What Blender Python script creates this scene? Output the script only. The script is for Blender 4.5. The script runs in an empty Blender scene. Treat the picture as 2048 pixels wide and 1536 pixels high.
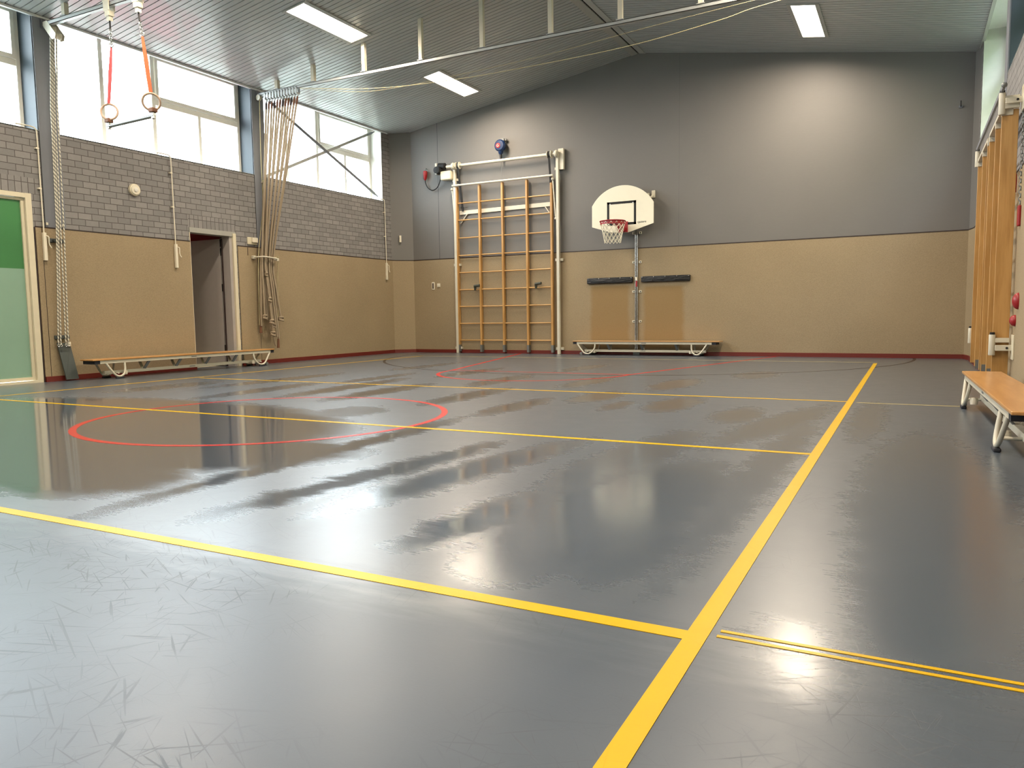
import bpy, bmesh, math, random
from mathutils import Vector, Matrix
random.seed(7)
SC = bpy.context.scene
COL = SC.collection
PI = math.pi

# ---------------------------------------------------------------- dimensions (metres)
XL, XR, YB, YF = -11.84, 0.98, 16.48, -5.6      # wall planes: windows wall, climbing wall, back wall, wall behind the viewer
RX, RZ = -5.406, 6.56                            # roof ridge
EL, ER = 5.545, 5.525                            # eaves
SILL, PAN = 3.83, 2.365                          # window sill, top of the beige cladding
SL = (RZ - EL) / (RX - XL)
SR = (RZ - ER) / (XR - RX)
def roof(x): return RZ - SL * (RX - x) if x < RX else RZ - SR * (x - RX)
COLY = [-1.19, 3.09, 7.38, 11.685]               # steel column centres along the side walls

# ---------------------------------------------------------------- mesh helpers
class MB:
    def __init__(s): s.bm = bmesh.new()
    def box(s, a, b, bev=0.0):
        x0, y0, z0 = a; x1, y1, z1 = b
        x0, x1 = min(x0, x1), max(x0, x1); y0, y1 = min(y0, y1), max(y0, y1); z0, z1 = min(z0, z1), max(z0, z1)
        v = [s.bm.verts.new(p) for p in ((x0,y0,z0),(x1,y0,z0),(x1,y1,z0),(x0,y1,z0),(x0,y0,z1),(x1,y0,z1),(x1,y1,z1),(x0,y1,z1))]
        f = [s.bm.faces.new([v[i] for i in q]) for q in ((0,3,2,1),(4,5,6,7),(0,1,5,4),(1,2,6,5),(2,3,7,6),(3,0,4,7))]
        if bev:
            es = list({e for q in f for e in q.edges})
            bmesh.ops.bevel(s.bm, geom=es, offset=bev, segments=2, profile=0.5, affect='EDGES')
        return s
    def prism(s, pts, d):
        """closed outline of 3-D points pushed along d"""
        d = Vector(d); n = len(pts)
        a = [s.bm.verts.new(Vector(p)) for p in pts]; b = [s.bm.verts.new(Vector(p) + d) for p in pts]
        s.bm.faces.new(a[::-1]); s.bm.faces.new(b)
        for i in range(n): s.bm.faces.new((a[i], a[(i+1) % n], b[(i+1) % n], b[i]))
        return s
    def bar(s, p, q, w, h, up=(0,0,1)):
        """rectangular bar from p to q, width w across, height h along up"""
        p, q = Vector(p), Vector(q); t = (q - p).normalized(); up = Vector(up)
        sd = t.cross(up)
        if sd.length < 1e-5: sd = t.cross(Vector((1,0,0)))
        sd.normalize(); u = sd.cross(t).normalized()
        s.prism([p + sd*w/2 + u*h/2, p - sd*w/2 + u*h/2, p - sd*w/2 - u*h/2, p + sd*w/2 - u*h/2], q - p)
        return s
    def tube(s, pts, r, n=10, closed=False, caps=True):
        P = [Vector(p) for p in pts]; m = len(P)
        R = r if isinstance(r, (list, tuple)) else [r] * m
        rings = []; prev = None
        for i in range(m):
            if closed: t = P[(i+1) % m] - P[i-1]
            else: t = P[min(i+1, m-1)] - P[max(i-1, 0)]
            t.normalize()
            if prev is None:
                a = Vector((0,0,1)) if abs(t.z) < .9 else Vector((1,0,0))
                u = t.cross(a).normalized()
            else:
                u = prev - t * prev.dot(t)
                u = u.normalized() if u.length > 1e-6 else t.orthogonal().normalized()
            prev = u; w = t.cross(u)
            rings.append([s.bm.verts.new(P[i] + (u*math.cos(2*PI*k/n) + w*math.sin(2*PI*k/n)) * R[i]) for k in range(n)])
        for i in range(m if closed else m-1):
            A, B = rings[i], rings[(i+1) % m]
            for k in range(n): s.bm.faces.new((A[k], A[(k+1) % n], B[(k+1) % n], B[k]))
        if caps and not closed:
            s.bm.faces.new(rings[0][::-1]); s.bm.faces.new(rings[-1])
        return s
    def ring(s, c, R, r, normal=(0,0,1), n=36, k=10):
        nrm = Vector(normal).normalized(); u = nrm.orthogonal().normalized(); w = nrm.cross(u); c = Vector(c)
        return s.tube([c + (u*math.cos(2*PI*i/n) + w*math.sin(2*PI*i/n))*R for i in range(n)], r, k, closed=True)
    def lathe(s, prof, c, axis=(0,0,1), n=24):
        """prof: (radius, height) pairs turned round axis through c"""
        ax = Vector(axis).normalized(); u = ax.orthogonal().normalized(); w = ax.cross(u); c = Vector(c)
        rings = [[s.bm.verts.new(c + ax*h + (u*math.cos(2*PI*k/n) + w*math.sin(2*PI*k/n))*max(r, 1e-4)) for k in range(n)] for r, h in prof]
        for A, B in zip(rings, rings[1:]):
            for k in range(n): s.bm.faces.new((A[k], A[(k+1) % n], B[(k+1) % n], B[k]))
        s.bm.faces.new(rings[0][::-1]); s.bm.faces.new(rings[-1])
        return s
    def ball(s, c, r, sx=1, sy=1, sz=1):
        m = Matrix.Translation(Vector(c)) @ Matrix.Diagonal((sx, sy, sz, 1))
        bmesh.ops.create_uvsphere(s.bm, u_segments=14, v_segments=9, radius=r, matrix=m)
        return s
    def build(s, name, mat, parent=None, smooth=False):
        bmesh.ops.recalc_face_normals(s.bm, faces=s.bm.faces[:])
        me = bpy.data.meshes.new(name)
        if parent is not None:
            o0 = wloc(parent)
            bmesh.ops.translate(s.bm, verts=s.bm.verts[:], vec=-o0)
        s.bm.to_mesh(me); s.bm.free()
        me.materials.append(mat)
        if smooth:
            for p in me.polygons: p.use_smooth = True
            try: me.set_sharp_from_angle(angle=math.radians(40))
            except Exception: pass
        o = bpy.data.objects.new(name, me); COL.objects.link(o)
        if parent is not None: o.parent = parent
        return o

def wloc(o):
    v = Vector((0,0,0))
    while o is not None: v = v + o.location; o = o.parent
    return v
def thing(name, label, cat, loc=(0,0,0), group=None):
    o = bpy.data.objects.new(name, None); COL.objects.link(o); o.location = loc; o.empty_display_size = .1
    return tag(o, label, cat, group)
def tag(o, label, cat, group=None):
    o['label'] = label; o['category'] = cat
    if group: o['group'] = group
    return o
def struct(o):
    o['kind'] = 'structure'; return o
def arc(c, r, a0, a1, n, ax='xz'):
    out = []
    for i in range(n+1):
        a = math.radians(a0 + (a1-a0)*i/n); q = (r*math.cos(a), r*math.sin(a))
        out.append(Vector(c) + (Vector((q[0],0,q[1])) if ax == 'xz' else Vector((0,q[0],q[1])) if ax == 'yz' else Vector((q[0],q[1],0))))
    return out
def smoothpath(pts, k=6):
    P = [Vector(p) for p in pts]; out = []
    for i in range(len(P)-1):
        a, b, c, d = P[max(i-1,0)], P[i], P[i+1], P[min(i+2,len(P)-1)]
        for j in range(k):
            t = j/k
            out.append(.5*((2*b)+(c-a)*t+(2*a-5*b+4*c-d)*t*t+(3*b-a-3*c+d)*t**3))
    out.append(P[-1]); return out

# ---------------------------------------------------------------- material helpers
def srgb(r, g, b):
    f = lambda c: (c/255/12.92) if c/255 <= .04045 else ((c/255+.055)/1.055)**2.4
    return (f(r), f(g), f(b), 1.0)
def new_mat(name):
    m = bpy.data.materials.new(name); m.use_nodes = True
    nt = m.node_tree; b = nt.nodes['Principled BSDF']
    return m, nt, b
def N(nt, t, **kw):
    n = nt.nodes.new(t)
    for k, v in kw.items(): setattr(n, k, v)
    return n
def L(nt, a, b): nt.links.new(a, b)
def val(nt, op, a, b=None, c=None, clamp=False):
    n = N(nt, 'ShaderNodeMath', operation=op, use_clamp=clamp)
    for i, x in enumerate((a, b, c)):
        if x is None: continue
        if isinstance(x, (int, float)): n.inputs[i].default_value = x
        else: L(nt, x, n.inputs[i])
    return n.outputs[0]
def mixc(nt, f, a, b, mode='MIX'):
    n = N(nt, 'ShaderNodeMix', data_type='RGBA', blend_type=mode)
    for i, x in ((0, f), (6, a), (7, b)):
        if isinstance(x, (int, float)): n.inputs[i].default_value = x
        elif isinstance(x, tuple): n.inputs[i].default_value = x
        else: L(nt, x, n.inputs[i])
    return n.outputs[2]
def mixf(nt, f, a, b):
    n = N(nt, 'ShaderNodeMix', data_type='FLOAT')
    for i, x in ((0, f), (2, a), (3, b)):
        if isinstance(x, (int, float)): n.inputs[i].default_value = x
        else: L(nt, x, n.inputs[i])
    return n.outputs[0]
def pos(nt): return N(nt, 'ShaderNodeNewGeometry').outputs['Position']
def mapped(nt, vec, scale=(1,1,1), rot=(0,0,0), loc=(0,0,0), kind='POINT'):
    n = N(nt, 'ShaderNodeMapping', vector_type=kind); L(nt, vec, n.inputs['Vector'])
    n.inputs['Scale'].default_value = scale; n.inputs['Rotation'].default_value = rot; n.inputs['Location'].default_value = loc
    return n.outputs[0]
def noise(nt, vec, scale, detail=3, rough=.55):
    n = N(nt, 'ShaderNodeTexNoise'); L(nt, vec, n.inputs['Vector'])
    n.inputs['Scale'].default_value = scale; n.inputs['Detail'].default_value = detail; n.inputs['Roughness'].default_value = rough
    return n.outputs['Fac']
def ramp(nt, f, lo, hi):
    n = N(nt, 'ShaderNodeMapRange', interpolation_type='SMOOTHSTEP', clamp=True); L(nt, f, n.inputs[0])
    n.inputs[1].default_value = lo; n.inputs[2].default_value = hi
    return n.outputs[0]
def bump(nt, b, h, strength=.2, dist=.01):
    n = N(nt, 'ShaderNodeBump'); n.inputs['Strength'].default_value = strength; n.inputs['Distance'].default_value = dist
    L(nt, h, n.inputs['Height']); L(nt, n.outputs[0], b.inputs['Normal'])
def simple(name, col, rough=.5, metal=0.0, vary=.06, scale=9, bmp=0.0, coat=0.0):
    """plain surface with a little procedural mottling of its own colour"""
    m, nt, b = new_mat(name)
    c = srgb(*col); f = noise(nt, pos(nt), scale, 4)
    lo = tuple(x*(1-vary) for x in c[:3]) + (1,); hi = tuple(min(1, x*(1+vary)) for x in c[:3]) + (1,)
    L(nt, mixc(nt, f, lo, hi), b.inputs['Base Color'])
    b.inputs['Roughness'].default_value = rough; b.inputs['Metallic'].default_value = metal
    if coat: b.inputs['Coat Weight'].default_value = coat
    if bmp: bump(nt, b, noise(nt, pos(nt), scale*14, 3), bmp, .004)
    return m
# ---------------------------------------------------------------- materials
M = {}
M['white_steel'] = simple('white_painted_steel', (206, 200, 182), .38)
M['cream'] = simple('cream_paint', (214, 205, 180), .45)
M['frame'] = simple('window_frame_paint', (226, 223, 213), .45)
M['reveal_white'] = simple('white_reveal', (222, 222, 214), .6)
M['column'] = simple('column_paint', (118, 121, 128), .5)
M['rail'] = simple('galvanised_rail', (168, 170, 168), .42, .35)
M['grey_steel'] = simple('grey_steel', (128, 130, 128), .4, .5)
M['chrome'] = simple('bright_steel', (190, 190, 186), .25, .85)
M['black'] = simple('black_plastic', (18, 18, 19), .7)
M['strap_black'] = simple('black_webbing', (26, 25, 25), .8)
M['rubber'] = simple('dark_rubber', (34, 36, 44), .7)
M['blue'] = simple('blue_housing', (14, 40, 80), .4)
M['red'] = simple('red_plastic', (150, 26, 30), .4)
M['rim_red'] = simple('rim_red', (150, 34, 40), .4)
M['orange'] = simple('orange_webbing', (222, 82, 42), .8)
M['pink'] = simple('faded_red_webbing', (196, 92, 96), .8)
M['baseboard'] = simple('dark_red_baseboard', (104, 34, 26), .45)
M['darktrim'] = simple('dark_brown_trim', (46, 32, 30), .5)
M['flap'] = simple('grey_green_rubber', (74, 80, 78), .7, bmp=.1)
M['leather'] = simple('brown_leather', (112, 74, 52), .7)
M['padgreen'] = simple('grey_green_plastic', (66, 68, 58), .6)
M['door_grey'] = simple('grey_door_paint', (172, 165, 161), .5)
M['crimson'] = simple('crimson_paint', (170, 40, 70), .6)
M['board_white'] = simple('white_board', (236, 230, 208), .35, vary=.03)
M['net'] = simple('white_cord', (226, 220, 200), .85)
M['ground'] = simple('outside_paving', (150, 154, 146), .9, scale=2)
M['leaves'] = simple('outside_leaves', (84, 112, 58), .8, vary=.4, scale=5)
M['reveal_dark'] = simple('blue_grey_darkened_reveal', (46, 57, 65), .55)  # darkened tone that stands in for shade on the column sides
M['off_white'] = simple('off_white_plastic', (224, 216, 196), .4)
M['ringwood'] = simple('ring_wood', (176, 150, 128), .5)

def m_rope(name, a, b_, sc):
    m, nt, b = new_mat(name)
    w = N(nt, 'ShaderNodeTexWave', wave_type='BANDS', bands_direction='DIAGONAL'); L(nt, pos(nt), w.inputs['Vector'])
    w.inputs['Scale'].default_value = sc; w.inputs['Distortion'].default_value = .6
    L(nt, mixc(nt, w.outputs['Fac'], srgb(*a), srgb(*b_)), b.inputs['Base Color']); b.inputs['Roughness'].default_value = .85
    bump(nt, b, w.outputs['Fac'], .4, .004)
    return m
M['rope'] = m_rope('hemp_rope', (146, 131, 110), (168, 151, 127), 28)
M['rope_white'] = m_rope('white_twisted_rope', (120, 118, 110), (226, 221, 205), 10)
M['line_tape'] = simple('yellow_tape', (206, 190, 84), .7)
M['cord'] = m_rope('pale_thin_cord', (168, 158, 122), (192, 182, 144), 20)

def m_wood(name, c0, c1, rough=.4, axis='z', coat=.2):
    m, nt, b = new_mat(name)
    s = {'z': (9, 9, .7), 'x': (.7, 9, 9), 'y': (9, .7, 9)}[axis]
    f = noise(nt, mapped(nt, pos(nt), s), 3.5, 6, .6)
    g = noise(nt, mapped(nt, pos(nt), {'z': (13, 13, 1.6), 'x': (1.6, 13, 13), 'y': (13, 1.6, 13)}[axis]), 1.0, 0)
    f2 = val(nt, 'ADD', val(nt, 'MULTIPLY', f, .6), val(nt, 'MULTIPLY', g, .4))
    L(nt, mixc(nt, ramp(nt, f2, .35, .65), srgb(*c0), srgb(*c1)), b.inputs['Base Color'])
    b.inputs['Roughness'].default_value = rough; b.inputs['Coat Weight'].default_value = coat; b.inputs['Coat Roughness'].default_value = .25
    return m
M['wood_z'] = m_wood('varnished_upright_wood', (172, 128, 70), (196, 152, 92))
M['wood_x'] = m_wood('varnished_rung_wood', (176, 134, 76), (200, 158, 98), axis='x')
M['seat_x'] = m_wood('bench_seat_wood_across', (168, 126, 80), (188, 146, 98), .33, 'x')
M['seat_y'] = m_wood('bench_seat_wood_along', (184, 132, 74), (200, 150, 92), .28, 'y', .4)
M['seat_y2'] = M['seat_y']

def m_brick(name, swap=False, soldier=False, hor='y'):
    m, nt, b = new_mat(name)
    s = N(nt, 'ShaderNodeSeparateXYZ'); L(nt, pos(nt), s.inputs[0])
    c = N(nt, 'ShaderNodeCombineXYZ')
    u, v = s.outputs['Y'] if hor == 'y' else s.outputs['X'], s.outputs['Z']
    if soldier: L(nt, v, c.inputs[0]); L(nt, u, c.inputs[1])
    else: L(nt, u, c.inputs[0]); L(nt, v, c.inputs[1])
    vec = mapped(nt, c.outputs[0], loc=(0.06, -.02, 0) if not soldier else (.10, 0.045, 0))
    t = N(nt, 'ShaderNodeTexBrick'); L(nt, vec, t.inputs['Vector'])
    t.offset = .5 if not soldier else 0.0
    t.inputs['Scale'].default_value = 1.0
    t.inputs['Brick Width'].default_value = .23 if not soldier else .24
    t.inputs['Row Height'].default_value = .1015 if not soldier else .0965
    t.inputs['Mortar Size'].default_value = .0062; t.inputs['Mortar Smooth'].default_value = .25; t.inputs['Bias'].default_value = 0
    t.inputs['Color1'].default_value = srgb(144, 141, 139); t.inputs['Color2'].default_value = srgb(129, 127, 126); t.inputs['Mortar'].default_value = srgb(92, 87, 85)
    f = noise(nt, pos(nt), 22, 4)
    col = mixc(nt, .35, t.outputs['Color'], mixc(nt, f, (.55,.55,.55,1), (1,1,1,1)), 'MULTIPLY')
    L(nt, col, b.inputs['Base Color']); b.inputs['Roughness'].default_value = .85
    h = val(nt, 'ADD', val(nt, 'MULTIPLY', val(nt, 'SUBTRACT', 1.0, t.outputs['Fac']), 1.0), val(nt, 'MULTIPLY', f, .25))
    bump(nt, b, h, .5, .006)
    return m
M['brick'] = m_brick('grey_brick'); M['soldier'] = m_brick('grey_soldier_brick', soldier=True)

def band(nt, x, c, w):   # 1 inside |x-c|<w
    return val(nt, 'LESS_THAN', val(nt, 'ABSOLUTE', val(nt, 'SUBTRACT', x, c)), w)
def m_backwall():
    m, nt, b = new_mat('grey_wall_cladding')
    s = N(nt, 'ShaderNodeSeparateXYZ'); L(nt, pos(nt), s.inputs[0])
    f = noise(nt, mapped(nt, pos(nt), (1, 1, 30)), 9, 3); g = noise(nt, pos(nt), .9, 3)
    c = mixc(nt, val(nt, 'ADD', val(nt, 'MULTIPLY', f, .5), val(nt, 'MULTIPLY', g, .5)), srgb(106, 104, 101), srgb(119, 116, 112))
    seam = val(nt, 'ADD', band(nt, s.outputs['X'], -10.64, .006), val(nt, 'MULTIPLY', band(nt, s.outputs['X'], -4.5, .004), .35), clamp=True)
    c = mixc(nt, seam, c, srgb(62, 62, 64))
    L(nt, c, b.inputs['Base Color']); b.inputs['Roughness'].default_value = .62
    bump(nt, b, f, .08, .004)
    return m
M['grey_wall'] = m_backwall()
def m_panel():
    m, nt, b = new_mat('beige_wall_cladding')
    s = N(nt, 'ShaderNodeSeparateXYZ'); L(nt, pos(nt), s.inputs[0])
    f = noise(nt, mapped(nt, pos(nt), (30, 30, 60)), 1.6, 4, .7); g = noise(nt, pos(nt), .7, 3)
    q = val(nt, 'ADD', val(nt, 'MULTIPLY', f, .7), val(nt, 'MULTIPLY', g, .3))
    c = mixc(nt, ramp(nt, q, .3, .7), srgb(140, 123, 96), srgb(161, 143, 113))
    # unfaded yellow-brown patches under the two wall cushions (back wall only)
    wob = val(nt, 'MULTIPLY', val(nt, 'SUBTRACT', noise(nt, pos(nt), 5, 3), .5), .10)
    def boxm(x0, x1, z0, z1):
        xx = val(nt, 'ADD', s.outputs['X'], wob)
        a = val(nt, 'MULTIPLY', ramp(nt, xx, x0-.06, x0+.06), val(nt, 'SUBTRACT', 1.0, ramp(nt, xx, x1-.06, x1+.06)))
        z = val(nt, 'MULTIPLY', ramp(nt, s.outputs['Z'], z0-.1, z0), val(nt, 'SUBTRACT', 1.0, ramp(nt, s.outputs['Z'], z1-.04, z1+.04)))
        return val(nt, 'MULTIPLY', a, z)
    st = val(nt, 'ADD', boxm(-6.53, -5.62, .2, 1.56), boxm(-5.27, -4.38, .2, 1.52), clamp=True)
    st = val(nt, 'MULTIPLY', st, val(nt, 'GREATER_THAN', s.outputs['Y'], 16.2))
    c = mixc(nt, val(nt, 'MULTIPLY', st, .7), c, srgb(138, 108, 60))
    L(nt, c, b.inputs['Base Color']); b.inputs['Roughness'].default_value = .8
    bump(nt, b, f, .15, .004)
    return m
M['panel'] = m_panel()
M['slat'] = simple('ceiling_slat_paint', (172, 175, 174), .30, .0, .03, 3, coat=.15)
M['slat_gap'] = simple('ceiling_backing', (22, 23, 24), .9)
M['trim'] = simple('ceiling_trim_paint', (172, 172, 166), .4)
M['white_trim'] = simple('white_trim', (220, 222, 220), .4)

def m_glass(name, tint, gloss=.06):
    m = bpy.data.materials.new(name); m.use_nodes = True; nt = m.node_tree
    for n in list(nt.nodes): nt.nodes.remove(n)
    o = N(nt, 'ShaderNodeOutputMaterial'); t = N(nt, 'ShaderNodeBsdfTransparent'); g = N(nt, 'ShaderNodeBsdfGlossy'); mx = N(nt, 'ShaderNodeMixShader')
    lw = N(nt, 'ShaderNodeLayerWeight'); fr = val(nt, 'ADD', .04, val(nt, 'MULTIPLY', val(nt, 'POWER', lw.outputs['Facing'], 5.0), .8))
    t.inputs['Color'].default_value = tint; g.inputs['Roughness'].default_value = .02
    L(nt, fr, mx.inputs[0]); L(nt, t.outputs[0], mx.inputs[1]); L(nt, g.outputs[0], mx.inputs[2]); L(nt, mx.outputs[0], o.inputs[0])
    return m
M['glass'] = m_glass('clear_window_glass', (.93, .96, .97, 1))
def m_frosted(name, col, tr):
    m = bpy.data.materials.new(name); m.use_nodes = True; nt = m.node_tree
    for n in list(nt.nodes): nt.nodes.remove(n)
    o = N(nt, 'ShaderNodeOutputMaterial'); t = N(nt, 'ShaderNodeBsdfTranslucent'); d = N(nt, 'ShaderNodeBsdfDiffuse'); g = N(nt, 'ShaderNodeBsdfGlossy')
    m1 = N(nt, 'ShaderNodeMixShader'); m2 = N(nt, 'ShaderNodeMixShader')
    f = noise(nt, pos(nt), 2.2, 3)
    c = mixc(nt, f, tuple(x*.85 for x in srgb(*col)[:3]) + (1,), srgb(*col))
    L(nt, c, t.inputs['Color']); L(nt, c, d.inputs['Color']); g.inputs['Roughness'].default_value = .12
    m1.inputs[0].default_value = tr; m2.inputs[0].default_value = .06
    L(nt, d.outputs[0], m1.inputs[1]); L(nt, t.outputs[0], m1.inputs[2]); L(nt, m1.outputs[0], m2.inputs[1]); L(nt, g.outputs[0], m2.inputs[2]); L(nt, m2.outputs[0], o.inputs[0])
    return m
M['frost_green'] = m_frosted('green_film_glass', (76, 136, 84), .11)
M['frost_mint'] = m_frosted('mint_frosted_glass', (148, 180, 160), .14)

def m_emit(name, col, s):
    m = bpy.data.materials.new(name); m.use_nodes = True; nt = m.node_tree
    for n in list(nt.nodes): nt.nodes.remove(n)
    o = N(nt, 'ShaderNodeOutputMaterial'); e = N(nt, 'ShaderNodeEmission'); e.inputs[0].default_value = col; e.inputs[1].default_value = s
    L(nt, e.outputs[0], o.inputs[0]); return m
LAMP = 16.0
M['lamp'] = m_emit('lamp_diffuser', (1.0, .88, .72, 1), LAMP)

# ---- floor: one wetness map (where the mop left water) shared by the floor and the painted lines
WET = [ # centre x, y, half width x, half length y, turn (deg), strength
 (-7.2, 4.15, 3.3, 1.85, 0, 1), (-4.5, 3.6, 1.25, .62, 22, 1), (-4.6, 2.9, .9, .5, -10, 1),
 (-3.56, 4.05, .13, 1.55, 2, 1), (-2.82, 3.4, .14, .85, -6, 1), (-2.70, 4.35, .11, .5, -4, .8), (-2.3, 4.0, .17, 1.05, -8, .9),
 (-1.72, 3.0, .15, .5, -6, 1), (-1.58, 4.7, .22, 1.1, -4, .7), (-1.22, 3.5, .38, 1.15, -4, .75), (-.98, 2.9, .2, .5, 0, .6),
 (-.74, 4.8, .13, 2.2, 0, .45), (-.95, 6.6, .2, 1.3, -10, .5), (-1.36, 7.0, .2, .55, 0, .6), (-2.12, 7.6, .22, .65, 0, .75), (-2.62, 7.3, .12, .4, 0, .6),
 (-3.1, 8.05, .2, .55, 0, .75), (-3.56, 6.9, .16, .7, 0, .75), (-4.55, 7.6, .2, .85, 2, .75), (-5.85, 7.7, .2, .95, 2, .8), (-6.65, 8.0, .2, 1.2, 4, .8),
 (-8.48, 8.6, .2, 1.2, 0, .8), (-7.5, 7.3, .2, 1.0, 3, .7), (-9.2, 7.2, .3, .8, 0, .7), (-5.2, 9.6, .22, .9, 3, .6), (-3.9, 9.7, .2, .8, 0, .6), (-2.7, 9.8, .25, .8, 0, .6), (-6.4, 10.8, .2, .9, 0, .6),
 (.12, 4.2, .36, 2.2, 0, .42), (.05, 2.6, .22, .5, 10, .4), (-4.9, 5.9, .35, .4, 0, .4), (-.30, 7.2, .14, 1.3, 0, .4), (-7.2, 9.3, .16, .9, 2, .6), (-5.0, 12.2, .22, .9, 0, .5), (-2.0, 11.6, .3, .7, 0, .45), (-8.0, 11.9, .2, 1.0, 0, .5), (-.24, 2.12, .13, .26, 20, .4),
]
def wet_group():
    g = bpy.data.node_groups.new('wet_map', 'ShaderNodeTree')
    g.interface.new_socket('Wet', in_out='OUTPUT', socket_type='NodeSocketFloat')
    out = N(g, 'NodeGroupOutput')
    p = pos(g)
    # the mop's strokes ran down the hall: ragged edges drawn out across the stroke, with curved brush ends
    nz = N(g, 'ShaderNodeTexNoise'); L(g, mapped(g, p, (1.1, 2.4, 1)), nz.inputs['Vector']); nz.inputs['Scale'].default_value = 2.3; nz.inputs['Detail'].default_value = 5; nz.inputs['Roughness'].default_value = .65
    sub = N(g, 'ShaderNodeVectorMath', operation='SUBTRACT'); L(g, nz.outputs['Color'], sub.inputs[0]); sub.inputs[1].default_value = (.5, .5, .5)
    sc = N(g, 'ShaderNodeVectorMath', operation='MULTIPLY'); L(g, sub.outputs[0], sc.inputs[0]); sc.inputs[1].default_value = (.30, .40, 0)
    fine = N(g, 'ShaderNodeTexNoise'); L(g, mapped(g, p, (2.2, 40, 1)), fine.inputs['Vector']); fine.inputs['Scale'].default_value = 2; fine.inputs['Detail'].default_value = 3
    sub2 = N(g, 'ShaderNodeVectorMath', operation='SUBTRACT'); L(g, fine.outputs['Color'], sub2.inputs[0]); sub2.inputs[1].default_value = (.5, .5, .5)
    sc2 = N(g, 'ShaderNodeVectorMath', operation='MULTIPLY'); L(g, sub2.outputs[0], sc2.inputs[0]); sc2.inputs[1].default_value = (.20, .06, 0)
    ad = N(g, 'ShaderNodeVectorMath', operation='ADD'); L(g, p, ad.inputs[0]); L(g, sc.outputs[0], ad.inputs[1])
    ad2 = N(g, 'ShaderNodeVectorMath', operation='ADD'); L(g, ad.outputs[0], ad2.inputs[0]); L(g, sc2.outputs[0], ad2.inputs[1])
    acc = None
    for cx, cy, rx, ry, rot, st in WET:
        v = mapped(g, ad2.outputs[0], (rx, ry, 1), (0, 0, math.radians(rot)), (cx, cy, 0), 'TEXTURE')
        ln = N(g, 'ShaderNodeVectorMath', operation='LENGTH'); L(g, v, ln.inputs[0])
        soft = min(.6, .10 / min(rx, ry) + .08)
        r = N(g, 'ShaderNodeMapRange', interpolation_type='SMOOTHSTEP', clamp=True); L(g, ln.outputs['Value'], r.inputs[0])
        r.inputs[1].default_value = 1 + soft; r.inputs[2].default_value = 1 - soft; r.inputs[3].default_value = 0; r.inputs[4].default_value = st
        acc = r.outputs[0] if acc is None else val(g, 'MAXIMUM', acc, r.outputs[0])
    L(g, acc, out.inputs[0])
    return g
WG = wet_group()
def m_floor(name, col, scuff=1.0, dry=.32, wet=.08, paint=False):
    m, nt, b = new_mat(name)
    p = pos(nt)
    w = N(nt, 'ShaderNodeGroup'); w.node_tree = WG
    # scuffs and scratches: thin stretched noise in several directions
    sc = None
    for ang, s1, s2, thr in ((.35, 2.3, 62, .645), (-.6, 2.9, 70, .65), (1.3, 3.2, 64, .655), (-.15, 2.1, 80, .65), (2.2, 3.8, 60, .655), (.9, 4.5, 50, .665), (1.8, 2.6, 70, .655), (.6, 1.6, 90, .65), (2.7, 2.0, 84, .65)):
        f = noise(nt, mapped(nt, p, (1/s1, 1/s2, 1), (0, 0, ang), (ang*3, ang, 0), 'TEXTURE'), 1.0, 2, .5)
        r = ramp(nt, f, thr, thr + .04)
        sc = r if sc is None else val(nt, 'MAXIMUM', sc, r)
    zone = ramp(nt, noise(nt, p, .9, 4), .42, .58)
    sc = val(nt, 'MULTIPLY', sc, zone)
    mot = noise(nt, p, 5, 5, .65)
    c0 = srgb(*col); lo = tuple(x*.94 for x in c0[:3]) + (1,); hi = tuple(x*1.05 for x in c0[:3]) + (1,)
    c = mixc(nt, mot, lo, hi)
    c = mixc(nt, val(nt, 'MULTIPLY', sc, .32*scuff), c, tuple(x*.55 for x in c0[:3]) + (1,))
    L(nt, c, b.inputs['Base Color'])
    sy_ = N(nt, 'ShaderNodeSeparateXYZ'); L(nt, p, sy_.inputs[0])
    mopped = ramp(nt, val(nt, 'ADD', sy_.outputs['Y'], val(nt, 'MULTIPLY', noise(nt, mapped(nt, p, (2, 9, 1)), 1.6, 4), .5)), 2.05, 2.5)
    sc = val(nt, 'MULTIPLY', sc, mixf(nt, mopped, 1.0, .25))
    rd = val(nt, 'ADD', mixf(nt, mopped, dry, dry*.84), val(nt, 'MULTIPLY', mot, .08))
    rd = val(nt, 'ADD', rd, val(nt, 'MULTIPLY', sc, .12*scuff))
    L(nt, mixf(nt, w.outputs[0], rd, wet), b.inputs['Roughness'])
    if paint: b.inputs['IOR'].default_value = 1.33
    else: L(nt, mixf(nt, mopped, 1.46, 1.6), b.inputs['IOR'])
    L(nt, mixf(nt, mopped, .08 if not paint else 0.0, .50 if not paint else .08), b.inputs['Coat Weight']); b.inputs['Coat IOR'].default_value = 1.6
    L(nt, mixf(nt, w.outputs[0], val(nt, 'ADD', rd, .02), wet), b.inputs['Coat Roughness'])
    swirl = noise(nt, mapped(nt, p, (3, 14, 1), (0, 0, .4)), 2.0, 3)
    grain = noise(nt, p, 140, 2)
    h = val(nt, 'ADD', val(nt, 'MULTIPLY', grain, .5), val(nt, 'ADD', val(nt, 'MULTIPLY', swirl, .8), val(nt, 'MULTIPLY', sc, -.5)))
    bump(nt, b, h, .16, .001)
    L(nt, mixf(nt, w.outputs[0], .16, .02), b.inputs['Normal'].links[0].from_node.inputs['Strength'])
    return m
M['floor'] = m_floor('blue_grey_sports_floor', (72, 82, 93))
M['line_yellow'] = m_floor('yellow_line_paint', (208, 166, 4), .5, .38, .2, True)
M['line_pale'] = m_floor('worn_yellow_line_paint', (176, 164, 116), .5, .38, .2, True)
M['line_red'] = m_floor('red_line_paint', (182, 36, 30), .5, .38, .2, True)
M['line_dark'] = m_floor('dark_line_paint', (44, 37, 33), .5, .38, .2, True)
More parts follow.
